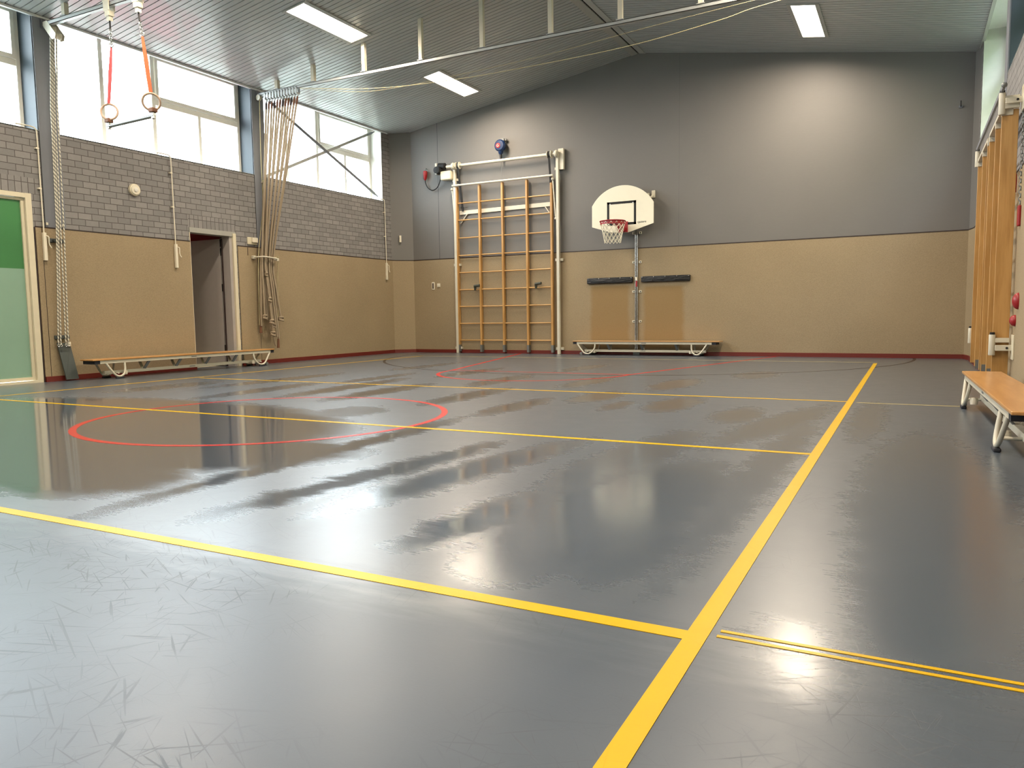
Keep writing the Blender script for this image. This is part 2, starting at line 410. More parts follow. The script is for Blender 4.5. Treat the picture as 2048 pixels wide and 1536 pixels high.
M['corridor_fill'] = m_emit('corridor_fill_glow', (1.0, .93, .85, 1), 2.5)  # glow for the added fill panel in the corridor
M['grey_head'] = simple('grey_door_head_paint', (158, 157, 150), .5)
# ---------------------------------------------------------------- floor and painted lines
fl = struct(MB().box((XL-.4, YF-.2, -.12), (XR+.4, YB+.2, 0)).build('floor', M['floor']))
def line_box(name, a, b, m, h=.0014):
    return MB().box((a[0], a[1], .0), (b[0], b[1], h)).build(name, M[m], fl)
def line_bar(p, q, w, m, h=.0014):
    o = MB().bar((p[0], p[1], h/2), (q[0], q[1], h/2), w, h).build('court_line', M[m], fl); return o
def line_ring(c, r, w, m, a0=0, a1=360, n=96, h=.0010, name='court_circle'):
    mb = MB(); full = abs(a1-a0) >= 360; k = n if full else n+1
    def P(rr, z): return [mb.bm.verts.new((c[0]+rr*math.cos(math.radians(a0+(a1-a0)*i/n)), c[1]+rr*math.sin(math.radians(a0+(a1-a0)*i/n)), z)) for i in range(k)]
    A, B, C_, D = P(r-w/2, 0), P(r+w/2, 0), P(r-w/2, h), P(r+w/2, h)
    for i in range(n):
        j = (i+1) % k
        mb.bm.faces.new((C_[i], D[i], D[j], C_[j])); mb.bm.faces.new((D[i], B[i], B[j], D[j])); mb.bm.faces.new((A[i], C_[i], C_[j], A[j]))
    return mb.build(name, M[m], fl)
line_box('court_line', (-.552, 0.2, 0), (-.490, 14.70, 0), 'line_yellow', .0022)['label'] = 'thick yellow line along the court side'
for y, w in ((2.115, .062), (5.235, .055), (8.44, .05)):
    line_box('court_line', (-10.2 if y < 8 else -10.05, y-w/2, 0), (-.552, y+w/2, 0), 'line_yellow', .0018)['label'] = 'yellow line across the court'
line_box('court_line', (-.46, 8.36, 0), (.5, 8.40, 0), 'line_pale', .0014)['label'] = 'worn pale yellow line stub'
line_bar((-10.2, -3.0), (-10.2, 14.96), .05, 'line_yellow', .0016)['label'] = 'yellow line along the window side'
line_bar((-10.2, 14.94), (-.5, 14.94), .045, 'line_pale', .0016)['label'] = 'worn yellow line along the back of the court'
line_box('court_line', (-.465, 2.178, 0), (.7, 2.194, 0), 'line_yellow', .0018)['label'] = 'thin yellow line of the double pair'
line_box('court_line', (-.468, 2.138, 0), (.7, 2.154, 0), 'line_yellow', .0018)['label'] = 'thin yellow line of the double pair'
line_ring((-5.40, 5.34), 1.655, .06, 'line_red', h=.0012)['label'] = 'red centre circle'
line_ring((-5.365, 11.10), 1.585, .06, 'line_red', 178, 362, h=.0010)['label'] = 'red free throw half circle'
line_bar((-6.95, 11.05), (-8.35, 16.44), .065, 'line_red', .0008)['label'] = 'red slanted key line'
line_bar((-3.78, 11.05), (-2.45, 16.44), .065, 'line_red', .0008)['label'] = 'red slanted key line'
line_bar((-6.95, 11.10), (-3.78, 11.10), .06, 'line_red', .0009)['label'] = 'red free throw line'
line_ring((-5.38, 16.16), 5.47, .055, 'line_dark', 176, 364, h=.0006, name='court_arc')['label'] = 'dark brown wide arc before the basket'

# ---------------------------------------------------------------- ceiling: real slats with open joints
def slats(x0, x1, mb):
    y = YF; i = 0
    while y < YB + .05:
        a, b = y + .008, y + .102
        mb.prism([(x0, a, roof(x0)), (x0, b, roof(x0)), (x0, b, roof(x0)+.012), (x0, a, roof(x0)+.012)], (x1-x0, 0, roof(x1)-roof(x0)))
        y += .11
mb = MB(); slats(XL-.02, RX-.02, mb); slats(RX+.02, XR+.02, mb)
ce = struct(mb.build('ceiling', M['slat']))
mb = MB()
for x0, x1 in ((XL-.01, RX), (RX, XR+.01)):
    z0, z1 = roof(x0), roof(x1)
    mb.prism([(x0, YF-.3, z0+.03), (x0, YB+.3, z0+.03), (x0, YB+.3, z0+.22), (x0, YF-.3, z0+.22)], (x1-x0, 0, z1-z0))
mb.build('ceiling_backing', M['slat_gap'], ce)
def roofstrip(xa, xb, drop, m, name):
    mb = MB()
    mb.prism([(xa, YF, roof(xa)-drop), (xb, YF, roof(xb)-drop), (xb, YF, roof(xb)-.001), (xa, YF, roof(xa)-.001)], (0, YB-YF, 0))
    return struct(mb.build(name, M[m]))
roofstrip(RX-.16, RX-.02, .012, 'trim', 'trim_1'); roofstrip(RX+.02, RX+.16, .012, 'trim', 'trim_2')
struct(MB().box((XL-.02, YF, EL-.035), (XL+.03, 16.0, EL-.003)).build('trim_3', M['white_trim']))
struct(MB().box((XR-.03, YF, ER-.035), (XR+.02, 16.3, ER-.003)).build('trim_4', M['trim']))

# ---------------------------------------------------------------- back wall
mb = MB(); mb.prism([(XL-.5, YB, -.1), (XR+.4, YB, -.1), (XR+.4, YB, roof(XR)+.02), (RX, YB, RZ+.05), (XL-.5, YB, roof(XL)+.02)], (0, .25, 0))
wb = struct(mb.build('wall_back', M['grey_wall']))
MB().box((-11.44, YB-.016, .08), (.91, YB, PAN)).build('lower_cladding', M['panel'], wb)['label'] = 'beige lower cladding'
MB().box((-11.44, YB-.022, PAN), (.91, YB, PAN+.016)).build('cladding_trim', M['darktrim'], wb)
# slanting infill at the corner beside the windows
cx0, cy0, cx1, cy1 = XL, 16.09, -11.44, YB
mb = MB(); mb.prism([(cx0, cy0, PAN+.016), (cx1, cy1, PAN+.016), (cx0, cy1, PAN+.016)], (0, 0, 3.22)); wc1 = struct(mb.build('wall_corner', M['grey_wall']))
mb = MB(); mb.prism([(cx0+.012, cy0-.012, .08), (cx1+.012, cy1-.012, .08), (cx1, cy1+.02, .08), (cx0, cy1+.02, .08)], (0, 0, PAN-.08)); mb.build('corner_cladding', M['panel'], wc1)
mb = MB(); mb.prism([(cx0+.016, cy0-.016, PAN), (cx1+.016, cy1-.016, PAN), (cx1, cy1+.02, PAN), (cx0, cy1+.02, PAN)], (0, 0, .016)); mb.build('corner_trim', M['darktrim'], wc1)
mb = MB(); mb.prism([(.908, YB, PAN+.016), (XR, 16.05, PAN+.016), (XR+.02, 16.05, PAN+.016), (XR+.02, YB, PAN+.016)], (0, 0, 3.2)); wc2 = struct(mb.build('wall_corner', M['grey_wall']))
mb = MB(); mb.prism([(.898, YB-.01, .08), (XR-.012, 16.05, .08), (XR+.02, 16.05, .08), (XR+.02, YB, .08)], (0, 0, PAN-.08)); mb.build('corner_cladding', M['panel'], wc2)
mb = MB(); mb.prism([(.894, YB-.014, PAN), (XR-.016, 16.05, PAN), (XR+.02, 16.05, PAN), (XR+.02, YB, PAN)], (0, 0, .016)); mb.build('corner_trim', M['darktrim'], wc2)
struct(MB().box((-11.45, YB-.032, 0), (.905, YB, .082)).build('baseboard_back', M['baseboard']))
mb = MB(); mb.prism([(cx0+.03, cy0-.03, 0), (cx1+.03, cy1-.03, 0), (cx1, cy1+.02, 0), (cx0, cy1+.02, 0)], (0, 0, .082)); struct(mb.build('baseboard_corner', M['baseboard']))
mb = MB(); mb.prism([(.888, YB-.03, 0), (XR-.03, 16.05, 0), (XR+.02, 16.05, 0), (XR+.02, YB, 0)], (0, 0, .082)); struct(mb.build('baseboard_chamfer', M['baseboard']))
# wall behind the viewer
mb = MB(); mb.prism([(XL-.5, YF, -.1), (XR+.4, YF, -.1), (XR+.4, YF, roof(XR)+.02), (RX, YF, RZ+.05), (XL-.5, YF, roof(XL)+.02)], (0, -.25, 0))
wf = struct(mb.build('wall_front', M['grey_wall']))
MB().box((XL, YF, .08), (XR, YF+.016, PAN)).build('lower_cladding', M['panel'], wf)

# ---------------------------------------------------------------- side walls
TW = .36   # depth of the window recess
GD0, GD1, GDZ = 4.55, 7.03, 2.86        # glazed door opening
DW0, DW1, DWZ = 9.87, 10.95, 2.60       # open doorway
def wall_boxes(mb, s, openings):
    xa, xb = (XL-TW-.06, XL) if s < 0 else (XR, XR+TW+.06)
    ys = [YF-.2]
    for a, b, z in openings:
        mb.box((xa, ys[-1], -.05), (xb, a, SILL)); mb.box((xa, a, z), (xb, b, SILL)); ys.append(b)
    mb.box((xa, ys[-1], -.05), (xb, YB+.1, SILL))
    mb.box((xa, 15.77, SILL), (xb, YB+.1, 5.75))
mb = MB(); wall_boxes(mb, -1, [(GD0, GD1, GDZ), (DW0, DW1, DWZ)]); wl = struct(mb.build('wall_left', M['brick']))
mb = MB(); wall_boxes(mb, 1, []); wr = struct(mb.build('wall_right', M['brick']))
MB().box((XL, GD0-.1, GDZ+.002), (XL+.002, 7.21, GDZ+.235)).build('soldier_course', M['soldier'], wl)
MB().box((XL, DW0-.01, DWZ+.03), (XL+.002, DW1+.02, DWZ+.26)).build('soldier_course', M['soldier'], wl)
for y in COLY:
    a, b = y-.155, y+.165
    for nm, w, xa, xb, p in (('l', wl, XL-TW-.03, XL+.004, 1), ('r', wr, XR-.004, XR+TW+.03, 1)):
        MB().box((xa, a, PAN if y > 2 else 0), (xb, b, roof(XL)+.19 if nm == 'l' else roof(XR)+.19)).build('steel_column', M['column'], w)
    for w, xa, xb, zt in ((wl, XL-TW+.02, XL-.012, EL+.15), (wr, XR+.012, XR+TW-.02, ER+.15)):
        for ya, yb in ((a-.012, a+.001), (b-.001, b+.012)): MB().box((xa, ya, SILL), (xb, yb, zt)).build('added_dark_board', M['reveal_dark'], w)  # dark boards added over column sides that window light left too bright
    MB().box((XL-.002, a-.012, PAN), (XL+.001, a, SILL)).build('joint_gap', M['black'], wl)
# cladding, trims and baseboards on the side walls
def clad(w, s, y0, y1):
    x = XL if s < 0 else XR; d = .018*(-s)
    MB().box((x, y0, .08), (x+d, y1, PAN)).build('lower_cladding', M['panel'], w)['label'] = 'beige lower cladding'
    MB().box((x, y0, PAN), (x+d*1.25, y1, PAN+.016)).build('cladding_trim', M['darktrim'], w)
for y0, y1 in ((YF, GD0-.03), (7.06, DW0-.002), (DW1+.05, 16.10)): clad(wl, -1, y0, y1)
clad(wr, 1, YF, 16.06)
MB().box((XL-.005, GD1, 0), (XL+.006, 7.06, PAN)).build('joint_gap', M['darktrim'], wl)
for y in (7.15, 11.50): MB().box((XL+.017, y-.004, .08), (XL+.0195, y+.004, PAN)).build('cladding_joint', M['darktrim'], wl)
for i, (y0, y1) in enumerate(((YF, GD0-.03), (7.06, DW0), (DW1+.05, 16.09))):
    struct(MB().box((XL, y0, 0), (XL+.036, y1, .082)).build('baseboard_left', M['baseboard']))
struct(MB().box((XR-.036, YF, 0), (XR, 16.05, .082)).build('baseboard_right', M['baseboard']))

# ---------------------------------------------------------------- windows between the columns
def window(i, s, y0, y1):
    """three mullions; fixed tall lights, and towards the back a wide top light over two lower ones"""
    x = XL if s < 0 else XR
    def X(d): return x + s*d             # d = depth into the wall
    z0, z1 = SILL, (EL if s < 0 else ER)
    z1 = z1 + .15; top = z1 + .05          # the glass runs up behind the eave
    fr = MB(); w = (y1-y0)/4.0
    ms = [y0 + w*k for k in (1, 2)]
    D0, D1, G = TW-.02, TW+.12, TW+.02
    def hbar(a, b, c, d, k): fr.box((X(D0+.002*k), a, c), (X(D1-.002*k), b, d))
    fr.box((X(D0), y0, z0-.01), (X(D1), y0+.07, top)); fr.box((X(D0), y1-.07, z0-.01), (X(D1), y1, top))
    hbar(y0+.01, y1-.01, z0, z0+.05, 1); hbar(y0+.01, y1-.01, z1-.05, top-.01, 1)
    for m in ms: fr.box((X(D0+.004), m-.035, z0), (X(D1-.004), m+.035, top-.005))
    tz = 4.84 if i == 2 else 4.86
    hbar(ms[1]+.01, y1-.02, tz-.045, tz+.045, 3)
    my = ms[1] + w
    hbar(my-.03, my+.03, z0+.01, tz, 4)
    o = struct(fr.build('window_%d' % i, M['frame']))
    sh = MB(); a, b = ms[1]+.045, y1-.08
    for q, k in ((((a, tz+.05), (b, tz+.11)), 1), (((a, z1-.11), (b, z1-.05)), 1), (((a+.002, tz+.055), (a+.055, z1-.06)), 0), (((b-.055, tz+.055), (b-.002, z1-.06)), 0)):
        sh.box((X(D0-.02-.002*k), q[0][0], q[0][1]), (X(D0+.05+.002*k), q[1][0], q[1][1]))
    sh.build('top_sash', M['frame'], o)
    for a, b, c, d in ((y0+.06, ms[0]-.03, z0+.04, z1-.04), (ms[0]+.03, ms[1]-.03, z0+.04, z1-.04), (ms[1]+.03, my-.025, z0+.04, tz-.04), (my+.025, y1-.06, z0+.04, tz-.04), (ms[1]+.09, y1-.13, tz+.1, z1-.1)):
        MB().box((X(G), a, c), (X(G+.012), b, d)).build('pane', M['glass'], o)
    MB().box((X(.0), y0-.1, z1), (X(TW+.1), y1+.1, z1+.06)).build('soffit_board', M['reveal_white'], o)
    MB().box((X(0), y0, z0-.012), (X(TW-.02), y1, z0+.004)).build('sill', M['reveal_white'], o)
    return o
BAYS = [(YF, COLY[0]-.155), (COLY[0]+.165, COLY[1]-.155), (COLY[1]+.165, COLY[2]-.155), (COLY[2]+.165, COLY[3]-.155), (COLY[3]+.165, 15.77)]
BAYS[3] = (7.55, 11.53); n = 1
for s in (-1, 1):
    for y0, y1 in BAYS[::-1]:
        window(n, s, y0, y1); n += 1
# white reveal at the end pier of the last bay
MB().box((XL-TW+.02, 15.764, SILL), (XL-.001, 15.772, EL+.15)).build('window_reveal', M['reveal_white'], wl)
MB().box((XR+.001, 15.764, SILL), (XR+TW, 15.772, ER+.15)).build('window_reveal', M['reveal_white'], wr)
MB().box((XR-.002, 15.765, SILL-.4), (XR+.012, 15.80, ER)).build('joint_gap', M['black'], wr)

# ---------------------------------------------------------------- glazed green door
d1 = MB()
d1.box((XL-.12, GD1-.09, 0), (XL+.012, GD1, GDZ)); d1.box((XL-.12, GD0, 0), (XL+.012, GD0+.09, GDZ)); d1.box((XL-.118, GD0+.01, GDZ-.07), (XL+.010, GD1-.01, GDZ-.002)); d1.box((XL-.118, GD0+.01, -.01), (XL+.010, GD1-.01, .035))
door1 = struct(d1.build('door_1', M['cream']))
def leafframe(y0, y1):
    f = MB(); x0, x1 = XL-.09, XL-.03
    f.box((x0, y1-.045, .04), (x1, y1, GDZ-.075)); f.box((x0, y0, .04), (x1, y0+.045, GDZ-.075)); f.box((x0+.002, y0+.01, .042), (x1-.002, y1-.01, .09)); f.box((x0+.002, y0+.01, GDZ-.115), (x1-.002, y1-.01, GDZ-.077))
    lf = f.build('door_leaf', M['cream'], door1)
    MB().box((XL-.07, y0+.03, 1.73), (XL-.055, y1-.03, GDZ-.1)).build('green_pane', M['frost_green'], lf)
    MB().box((XL-.07, y0+.03, .07), (XL-.055, y1-.03, 1.73)).build('mint_pane', M['frost_mint'], lf)
leafframe(5.84, GD1-.095); leafframe(GD0+.095, 5.83)

# ---------------------------------------------------------------- open doorway with the grey door swung out into the corridor
d2 = MB()
d2.box((XL-.2, DW1-.075, 0), (XL+.03, DW1, DWZ)); d2.box((XL-.2, DW0, 0), (XL+.012, DW0+.012, DWZ-.05))
door2 = struct(d2.build('door_2', M['cream']))
MB().box((XL-.21, DW0, DWZ-.06), (XL+.014, DW1+.01, DWZ+.03)).build('door_head', M['grey_head'], door2)
MB().box((XL-.21, DW1-.14, .0), (XL-.01, DW1-.076, DWZ-.06)).build('door_stop', M['door_grey'], door2)
lf = MB().box((XL-1.20, 10.772, .012), (XL-.235, 10.812, 2.50)).build('door_leaf', M['door_grey'], door2)
for z in (.35, 1.55, 2.25, 2.42): MB().box((XL-.232, 10.775, z-.07), (XL-.20, 10.835, z+.07)).build('hinge', M['black'], lf)
MB().box((XL-.2, 10.775, .0), (XL-.195, 10.835, 2.50)).build('seal_strip', M['darktrim'], door2)
cor = MB()
x0, x1, y0, y1, zz = XL-2.6, XL-TW-.06, 9.0, 12.6, 2.63
cor.box((x0-.1, y0-.1, -.1), (x1, y1+.1, 0)); cor.box((x0-.1, y0-.1, 0), (x0, y1+.1, zz)); cor.box((x0, y0-.1, 0), (x1, y0, zz)); cor.box((x0, y1, 0), (x1, y1+.1, zz))
wco = struct(cor.build('wall_corridor', M['cream']))
MB().box((x0-.1, y0-.1, zz), (x1+.02, y1+.1, zz+.1)).build('ceiling_board', M['crimson'], wco)
MB().box((x0+.25, y0+.1, zz-.03), (x0+.55, y0+1.1, zz)).build('corridor_fill', M['corridor_fill'], wco)  # unseen glowing panel added to brighten the corridor and door leaf
g = MB()
for k in range(26):
    yy = YF - 3 + k*1.05
    g.ball((XR+4.2+random.uniform(-.4, .4), yy, 3.8+random.uniform(-.4, .4)), 1, 1.6, 1.1, 5.2+random.uniform(-.5, .5))
struct(g.build('exterior_hedge', M['leaves'], None, True))
struct(MB().box((XL-40, YF-30, -.3), (XR+40, YB+30, -.12)).build('ground', M['ground']))
# ---------------------------------------------------------------- recessed ceiling lamps
ORD = ['first', 'second', 'third', 'fourth', 'fifth', 'sixth', 'seventh', 'eighth', 'ninth', 'tenth', 'eleventh', 'twelfth', 'thirteenth']
LAMPW = 172.0
def lamp(x, y0, label):
    y1 = y0 + 1.65; hw = .19
    t = thing('ceiling_lamp', label, 'lamp', (x, (y0+y1)/2, roof(x)), 'recessed ceiling lamps')
    s = -SR if x > RX else SL
    def P(dx, y, dz): return (x+dx, y, roof(x+dx)+dz)
    f = MB()
    for a, b, c, d in ((-hw-.065, -hw, y0-.03, y1+.03), (hw, hw+.065, y0-.03, y1+.03), (-hw, hw, y0-.03, y0), (-hw, hw, y1, y1+.03)):
        f.prism([P(a, c, -.014), P(b, c, -.014), P(b, d, -.014), P(a, d, -.014)], (0, 0, .016))
    f.build('lamp_frame', M['trim'], t)
    MB().prism([P(-hw, y0, -.006), P(hw, y0, -.006), P(hw, y1, -.006), P(-hw, y1, -.006)], (0, 0, .006)).build('diffuser', M['lamp'], t)
    ld = bpy.data.lights.new('lamp_light', 'AREA'); ld.shape = 'RECTANGLE'; ld.size = .36; ld.size_y = 1.62; ld.energy = LAMPW; ld.color = (1.0, .84, .66); ld.spread = math.radians(168)
    lo = bpy.data.objects.new('lamp_light', ld); COL.objects.link(lo); lo.parent = t; lo.location = (0, 0, -.016); lo.rotation_euler = (0, -math.atan(s), 0)
rows = [13.84, 9.84, 5.84, 1.84, -2.16]
for k, y in enumerate(rows):
    lamp(-9.045, y, 'lit white ceiling lamp over the window side, %s from the grey back wall' % ORD[k])
    lamp(-1.73, y, 'lit white ceiling lamp over the wall bar side, %s from the grey back wall' % ORD[k])

# ---------------------------------------------------------------- sky and camera
w = bpy.data.worlds.new('overcast'); SC.world = w; w.use_nodes = True; nt = w.node_tree
bg = nt.nodes['Background']
tc = N(nt, 'ShaderNodeTexCoord'); s = N(nt, 'ShaderNodeSeparateXYZ'); L(nt, tc.outputs['Generated'], s.inputs[0])
mr = N(nt, 'ShaderNodeMapRange', clamp=True); L(nt, s.outputs['Z'], mr.inputs[0]); mr.inputs[1].default_value = -.1; mr.inputs[2].default_value = .7
L(nt, mixc(nt, mr.outputs[0], (.90, .96, 1.0, 1), (.85, .94, 1.0, 1)), bg.inputs['Color'])
bg.inputs['Strength'].default_value = 17.0
for s_, x in ((-1, XL-TW-.25), (1, XR+TW+.25)):
    for y0, y1 in BAYS:
        ld = bpy.data.lights.new('window_portal', 'AREA'); ld.shape = 'RECTANGLE'; ld.size = EL+.15-SILL; ld.size_y = y1-y0; ld.cycles.is_portal = True
        o = bpy.data.objects.new('window_portal', ld); COL.objects.link(o); o.location = (x, (y0+y1)/2, (SILL+EL+.15)/2); o.rotation_euler = (0, -PI/2 if s_ < 0 else PI/2, 0)

yaw, pitch, roll, foc = 0.482026588, -0.090258448, -0.014192185, 1522.14
cy, sy = math.cos(yaw), math.sin(yaw)
fwd = Vector((-sy*math.cos(pitch), cy*math.cos(pitch), math.sin(pitch))); right = Vector((cy, sy, 0)); up = right.cross(fwd)
r2 = right*math.cos(roll) + up*math.sin(roll); u2 = up*math.cos(roll) - right*math.sin(roll)
cd = bpy.data.cameras.new('camera'); cam = bpy.data.objects.new('camera', cd); COL.objects.link(cam)
cd.sensor_fit = 'HORIZONTAL'; cd.sensor_width = 36; cd.lens = foc/2048*36; cd.clip_start = .05; cd.clip_end = 300
cam.matrix_world = Matrix(((r2.x, u2.x, -fwd.x, 0), (r2.y, u2.y, -fwd.y, 0), (r2.z, u2.z, -fwd.z, .93), (0, 0, 0, 1)))
SC.camera = cam
SC.view_settings.view_transform = 'Standard'; SC.view_settings.look = 'None'; SC.view_settings.gamma = 1; SC.view_settings.exposure = 0.0
SC.view_settings.use_curve_mapping = False
cy_ = SC.cycles
cy_.filter_width = 1.1
cy_.max_bounces = 8; cy_.diffuse_bounces = 5; cy_.glossy_bounces = 3; cy_.transparent_max_bounces = 8; cy_.transmission_bounces = 3
cy_.caustics_reflective = False; cy_.caustics_refractive = False; cy_.sample_clamp_indirect = 8
# ---------------------------------------------------------------- wooden climbing frame with its electric hoist on the back wall
yF = YB-.12
t = thing('climbing_rack', 'wooden climbing frame with four bays of rungs standing before the grey back wall', 'climbing frame', (-8.77, yF, 0))
for x in (-10.045, -9.40, -8.765, -8.11, -7.472):
    u = MB().box((x-.025, yF-.005, .19), (x+.025, yF+.085, 4.105), .004).build('upright', M['wood_z'], t)
    MB().box((x-.028, yF-.008, .035), (x+.028, yF+.088, .21)).build('metal_foot', M['grey_steel'], u)['label'] = 'grey steel foot'
    for z in (4.02, 3.93): MB().lathe([(.009, 0), (.009, .004)], (x, yF-.003, z), (0, 1, 0), 8).build('bolt', M['grey_steel'], u)
for z in (3.70, 3.285, 2.85, 2.42, 1.997, 1.573, 1.157, .735, .318):
    MB().tube([(-10.04, yF+.04, z), (-7.475, yF+.04, z)], .0165, 10).build('rung', M['wood_x'], t, True)
MB().tube([(-10.14, yF-.025, 4.13), (-7.41, yF-.025, 4.13)], .026, 12).build('top_rail', M['white_steel'], t, True)
MB().bar((-10.0, yF+.105, 3.475), (-7.51, yF+.105, 3.50), .03, .095).build('cross_plank', M['white_steel'], t)

for x, z, d in ((-9.98, 3.21, .20), (-7.53, 3.27, -.17)):
    MB().bar((x, yF+.10, z), (x+d, yF+.10, z+.23), .02, .035, (0, 1, 0)).build('brace', M['white_steel'], t)
for x in (-10.16, -7.425):
    g = MB(); g.bar((x, yF, 4.08), (x+.05, yF+.04, 3.16), .022, .022, (1, 0, 0)); g.ball((x, yF, 4.05), .035); g.ball((x+.05, yF+.04, 3.15), .03)
    g.build('swing_strut', M['white_steel'], t, True)

t = thing('rack_hoist', 'white steel hoist frame with a turning roller around the climbing frame', 'hoist', (-8.7, YB-.05, 0))
for x, tz in ((-10.085, 4.62), (-7.305, 4.60)):
    MB().box((x-.034, YB-.135, 0), (x+.034, YB-.06, tz), .006).build('post', M['white_steel'], t)
    for z in (.13, 2.2, 4.28):
        MB().box((x-.09, YB-.08, z-.03), (x+.10, YB-.018, z+.03)).build('wall_tab', M['white_steel'], t)
MB().box((-7.29, YB-.10, 4.25), (-7.16, YB-.02, 4.72)).build('end_plate', M['white_steel'], t)
r = MB().tube([(-10.28, YB-.16, 4.60), (-7.27, YB-.16, 4.60)], .036, 16).build('roller', M['white_steel'], t, True)
for x in (-10.0, -9.90, -7.52, -7.43): MB().lathe([(.085, -.008), (.085, .008)], (x, YB-.16, 4.60), (1, 0, 0), 24).build('drum_flange', M['white_steel'], r, True)
for x in (-10.085, -7.31): MB().lathe([(.075, -.03), (.085, 0), (.075, .03)], (x, YB-.16, 4.60), (1, 0, 0), 20).build('bearing', M['white_steel'], t, True)
for x, zb in ((-9.93, 3.50), (-7.475, 3.52)):
    MB().bar((x, YB-.205, 4.58), (x+.04 if x < -9 else x, YB-.06, zb), .05, .006, (0, 1, 0)).build('lifting_belt', M['strap_black'], t)
    MB().lathe([(.074, -.024), (.074, .024)], (x, YB-.16, 4.60), (1, 0, 0), 24).build('wound_belt', M['strap_black'], r, True)
t = thing('winch_motor', 'black and cream winch motor with dangling cable at the end of the hoist roller', 'motor', (-10.4, YB-.1, 4.5))
MB().box((-10.44, YB-.22, 4.28), (-10.13, YB-.04, 4.50), .03).build('gear_housing', M['cream'], t)
MB().lathe([(.05, -.12), (.075, -.11), (.08, .07), (.05, .09)], (-10.40, YB-.15, 4.63), (1, 0, -.12), 20).build('motor_body', M['black'], t, True)
MB().lathe([(.02, -.10), (.085, -.09), (.09, .04), (.07, .06)], (-10.50, YB-.2, 4.53), (0, 1, 0), 20).build('motor_cap', M['black'], t, True)
MB().box((-10.62, YB-.16, 4.45), (-10.57, YB-.02, 4.72)).build('mount_plate', M['white_steel'], t)
MB().tube(smoothpath([(-10.46, YB-.16, 4.47), (-10.50, YB-.12, 4.30), (-10.62, YB-.08, 4.14), (-10.78, YB-.06, 4.09), (-10.92, YB-.05, 4.17), (-10.985, YB-.05, 4.30), (-10.985, YB-.055, 4.38)], 8), .012, 8).build('cable', M['black'], t, True)
MB().lathe([(.012, -.14), (.035, -.11), (.05, -.03), (.058, .05), (.045, .09), (.02, .10)], (-10.975, YB-.07, 4.49), (.03, 0, 1), 16).build('plug', M['red'], t, True)
MB().tube([(-10.962, YB, 4.64), (-10.962, YB-.06, 4.65), (-10.97, YB-.075, 4.58)], .008, 8).build('plug_hook', M['grey_steel'], t, True)
t = thing('fall_arrester', 'blue fall arrest reel with a red badge on the wall above the climbing frame', 'safety reel', (-8.77, YB, 4.92))
MB().lathe([(.04, -.075), (.115, -.07), (.14, -.02), (.14, .05), (.11, .08), (.03, .085)], (-8.775, YB-.12, 4.95), (0, -1, 0), 28).build('reel_housing', M['blue'], t, True)
MB().lathe([(.02, -.06), (.05, -.03), (.075, .06), (.08, .1)], (-8.775, YB-.12, 4.80), (0, 0, 1), 18).build('nose', M['blue'], t, True)
bd = MB().lathe([(.06, 0), (.06, .004)], (-8.80, YB-.208, 4.945), (0, -1, 0), 24).build('badge', M['red'], t)
g = MB(); g.tube(arc((-8.80, YB-.214, 4.945), .028, 60, 330, 12), .006, 6); g.bar((-8.80, YB-.214, 4.94), (-8.772, YB-.214, 4.94), .006, .008); g.build('badge_letter', M['off_white'], bd)
g = MB(); g.box((-8.77, YB-.10, 5.05), (-8.70, YB-.02, 5.12)); g.ball((-8.66, YB-.06, 5.08), .035); g.box((-8.83, YB-.03, 5.02), (-8.68, YB, 5.13)); g.build('hanger', M['grey_steel'], t)
MB().lathe([(.022, -.05), (.03, 0), (.02, .05)], (-8.77, YB-.12, 4.70), (0, 0, 1), 12).build('swivel', M['black'], t, True)
MB().tube([(-8.77, YB-.12, 4.68), (-8.765, YB-.09, 3.60)], .0035, 6).build('wire', M['grey_steel'], t)
for x, lab in ((-9.50, 'dark grip clamp on the fifth rung, in the climbing frame bay beside the window wall'), (-7.83, 'dark grip clamp on the fifth rung, in the climbing frame bay beside the basket')):
    g = MB(); g.tube([(x-.065, yF+.04, 1.555), (x-.065, yF+.02, 1.65)], .032, 12); g.tube([(x-.075, yF+.01, 1.655), (x+.09, yF-.01, 1.672)], .033, 12)
    tag(g.build('rung_clamp', M['padgreen'], None, True), lab, 'clamp', 'grip clamps on the climbing frame')

# ---------------------------------------------------------------- basketball backboard
yb = YB-.35
t = thing('basketball_backboard', 'white rounded basketball backboard with red rim and net on the grey wall', 'basketball hoop', (-5.66, yb, 2.8))
c, R_ = (-5.66, yb, 3.717-.811), .811
pts = [(-4.955, yb, 2.86), (-4.955, yb, 3.31)] + [tuple(p) for p in arc(c, R_, math.degrees(math.asin((3.31-c[2])/R_)), 180-math.degrees(math.asin((3.31-c[2])/R_)), 28)][1:-1] + [(-6.365, yb, 3.31), (-6.365, yb, 2.855), (-5.92, yb, 2.715), (-5.52, yb, 2.695)]
bo = MB().prism(pts, (0, .028, 0)).build('board', M['board_white'], t)
g = MB(); s0, s1, u0, u1, lw_ = -6.008, -5.343, 2.862, 3.372, .05
for a, b in (((s0, u0), (s0+lw_, u1)), ((s1-lw_, u0), (s1, u1)), ((s0, u1-lw_), (s1, u1)), ((s0, u0), (s1, u0+lw_))): g.box((a[0], yb-.002, a[1]), (b[0], yb, b[1]))
g.build('target_square', M['black'], bo)
for x, z in ((s0+.07, u1-.045), (s1-.07, u1-.045)): MB().lathe([(.014, 0), (.01, .006)], (x, yb-.002, z), (0, -1, 0), 10).build('bolt', M['chrome'], bo)
tx = bpy.data.curves.new('lettering', 'FONT'); tx.body = 'cpatere'; tx.size = .066; tx.extrude = .0008
to = bpy.data.objects.new('lettering', tx); COL.objects.link(to)
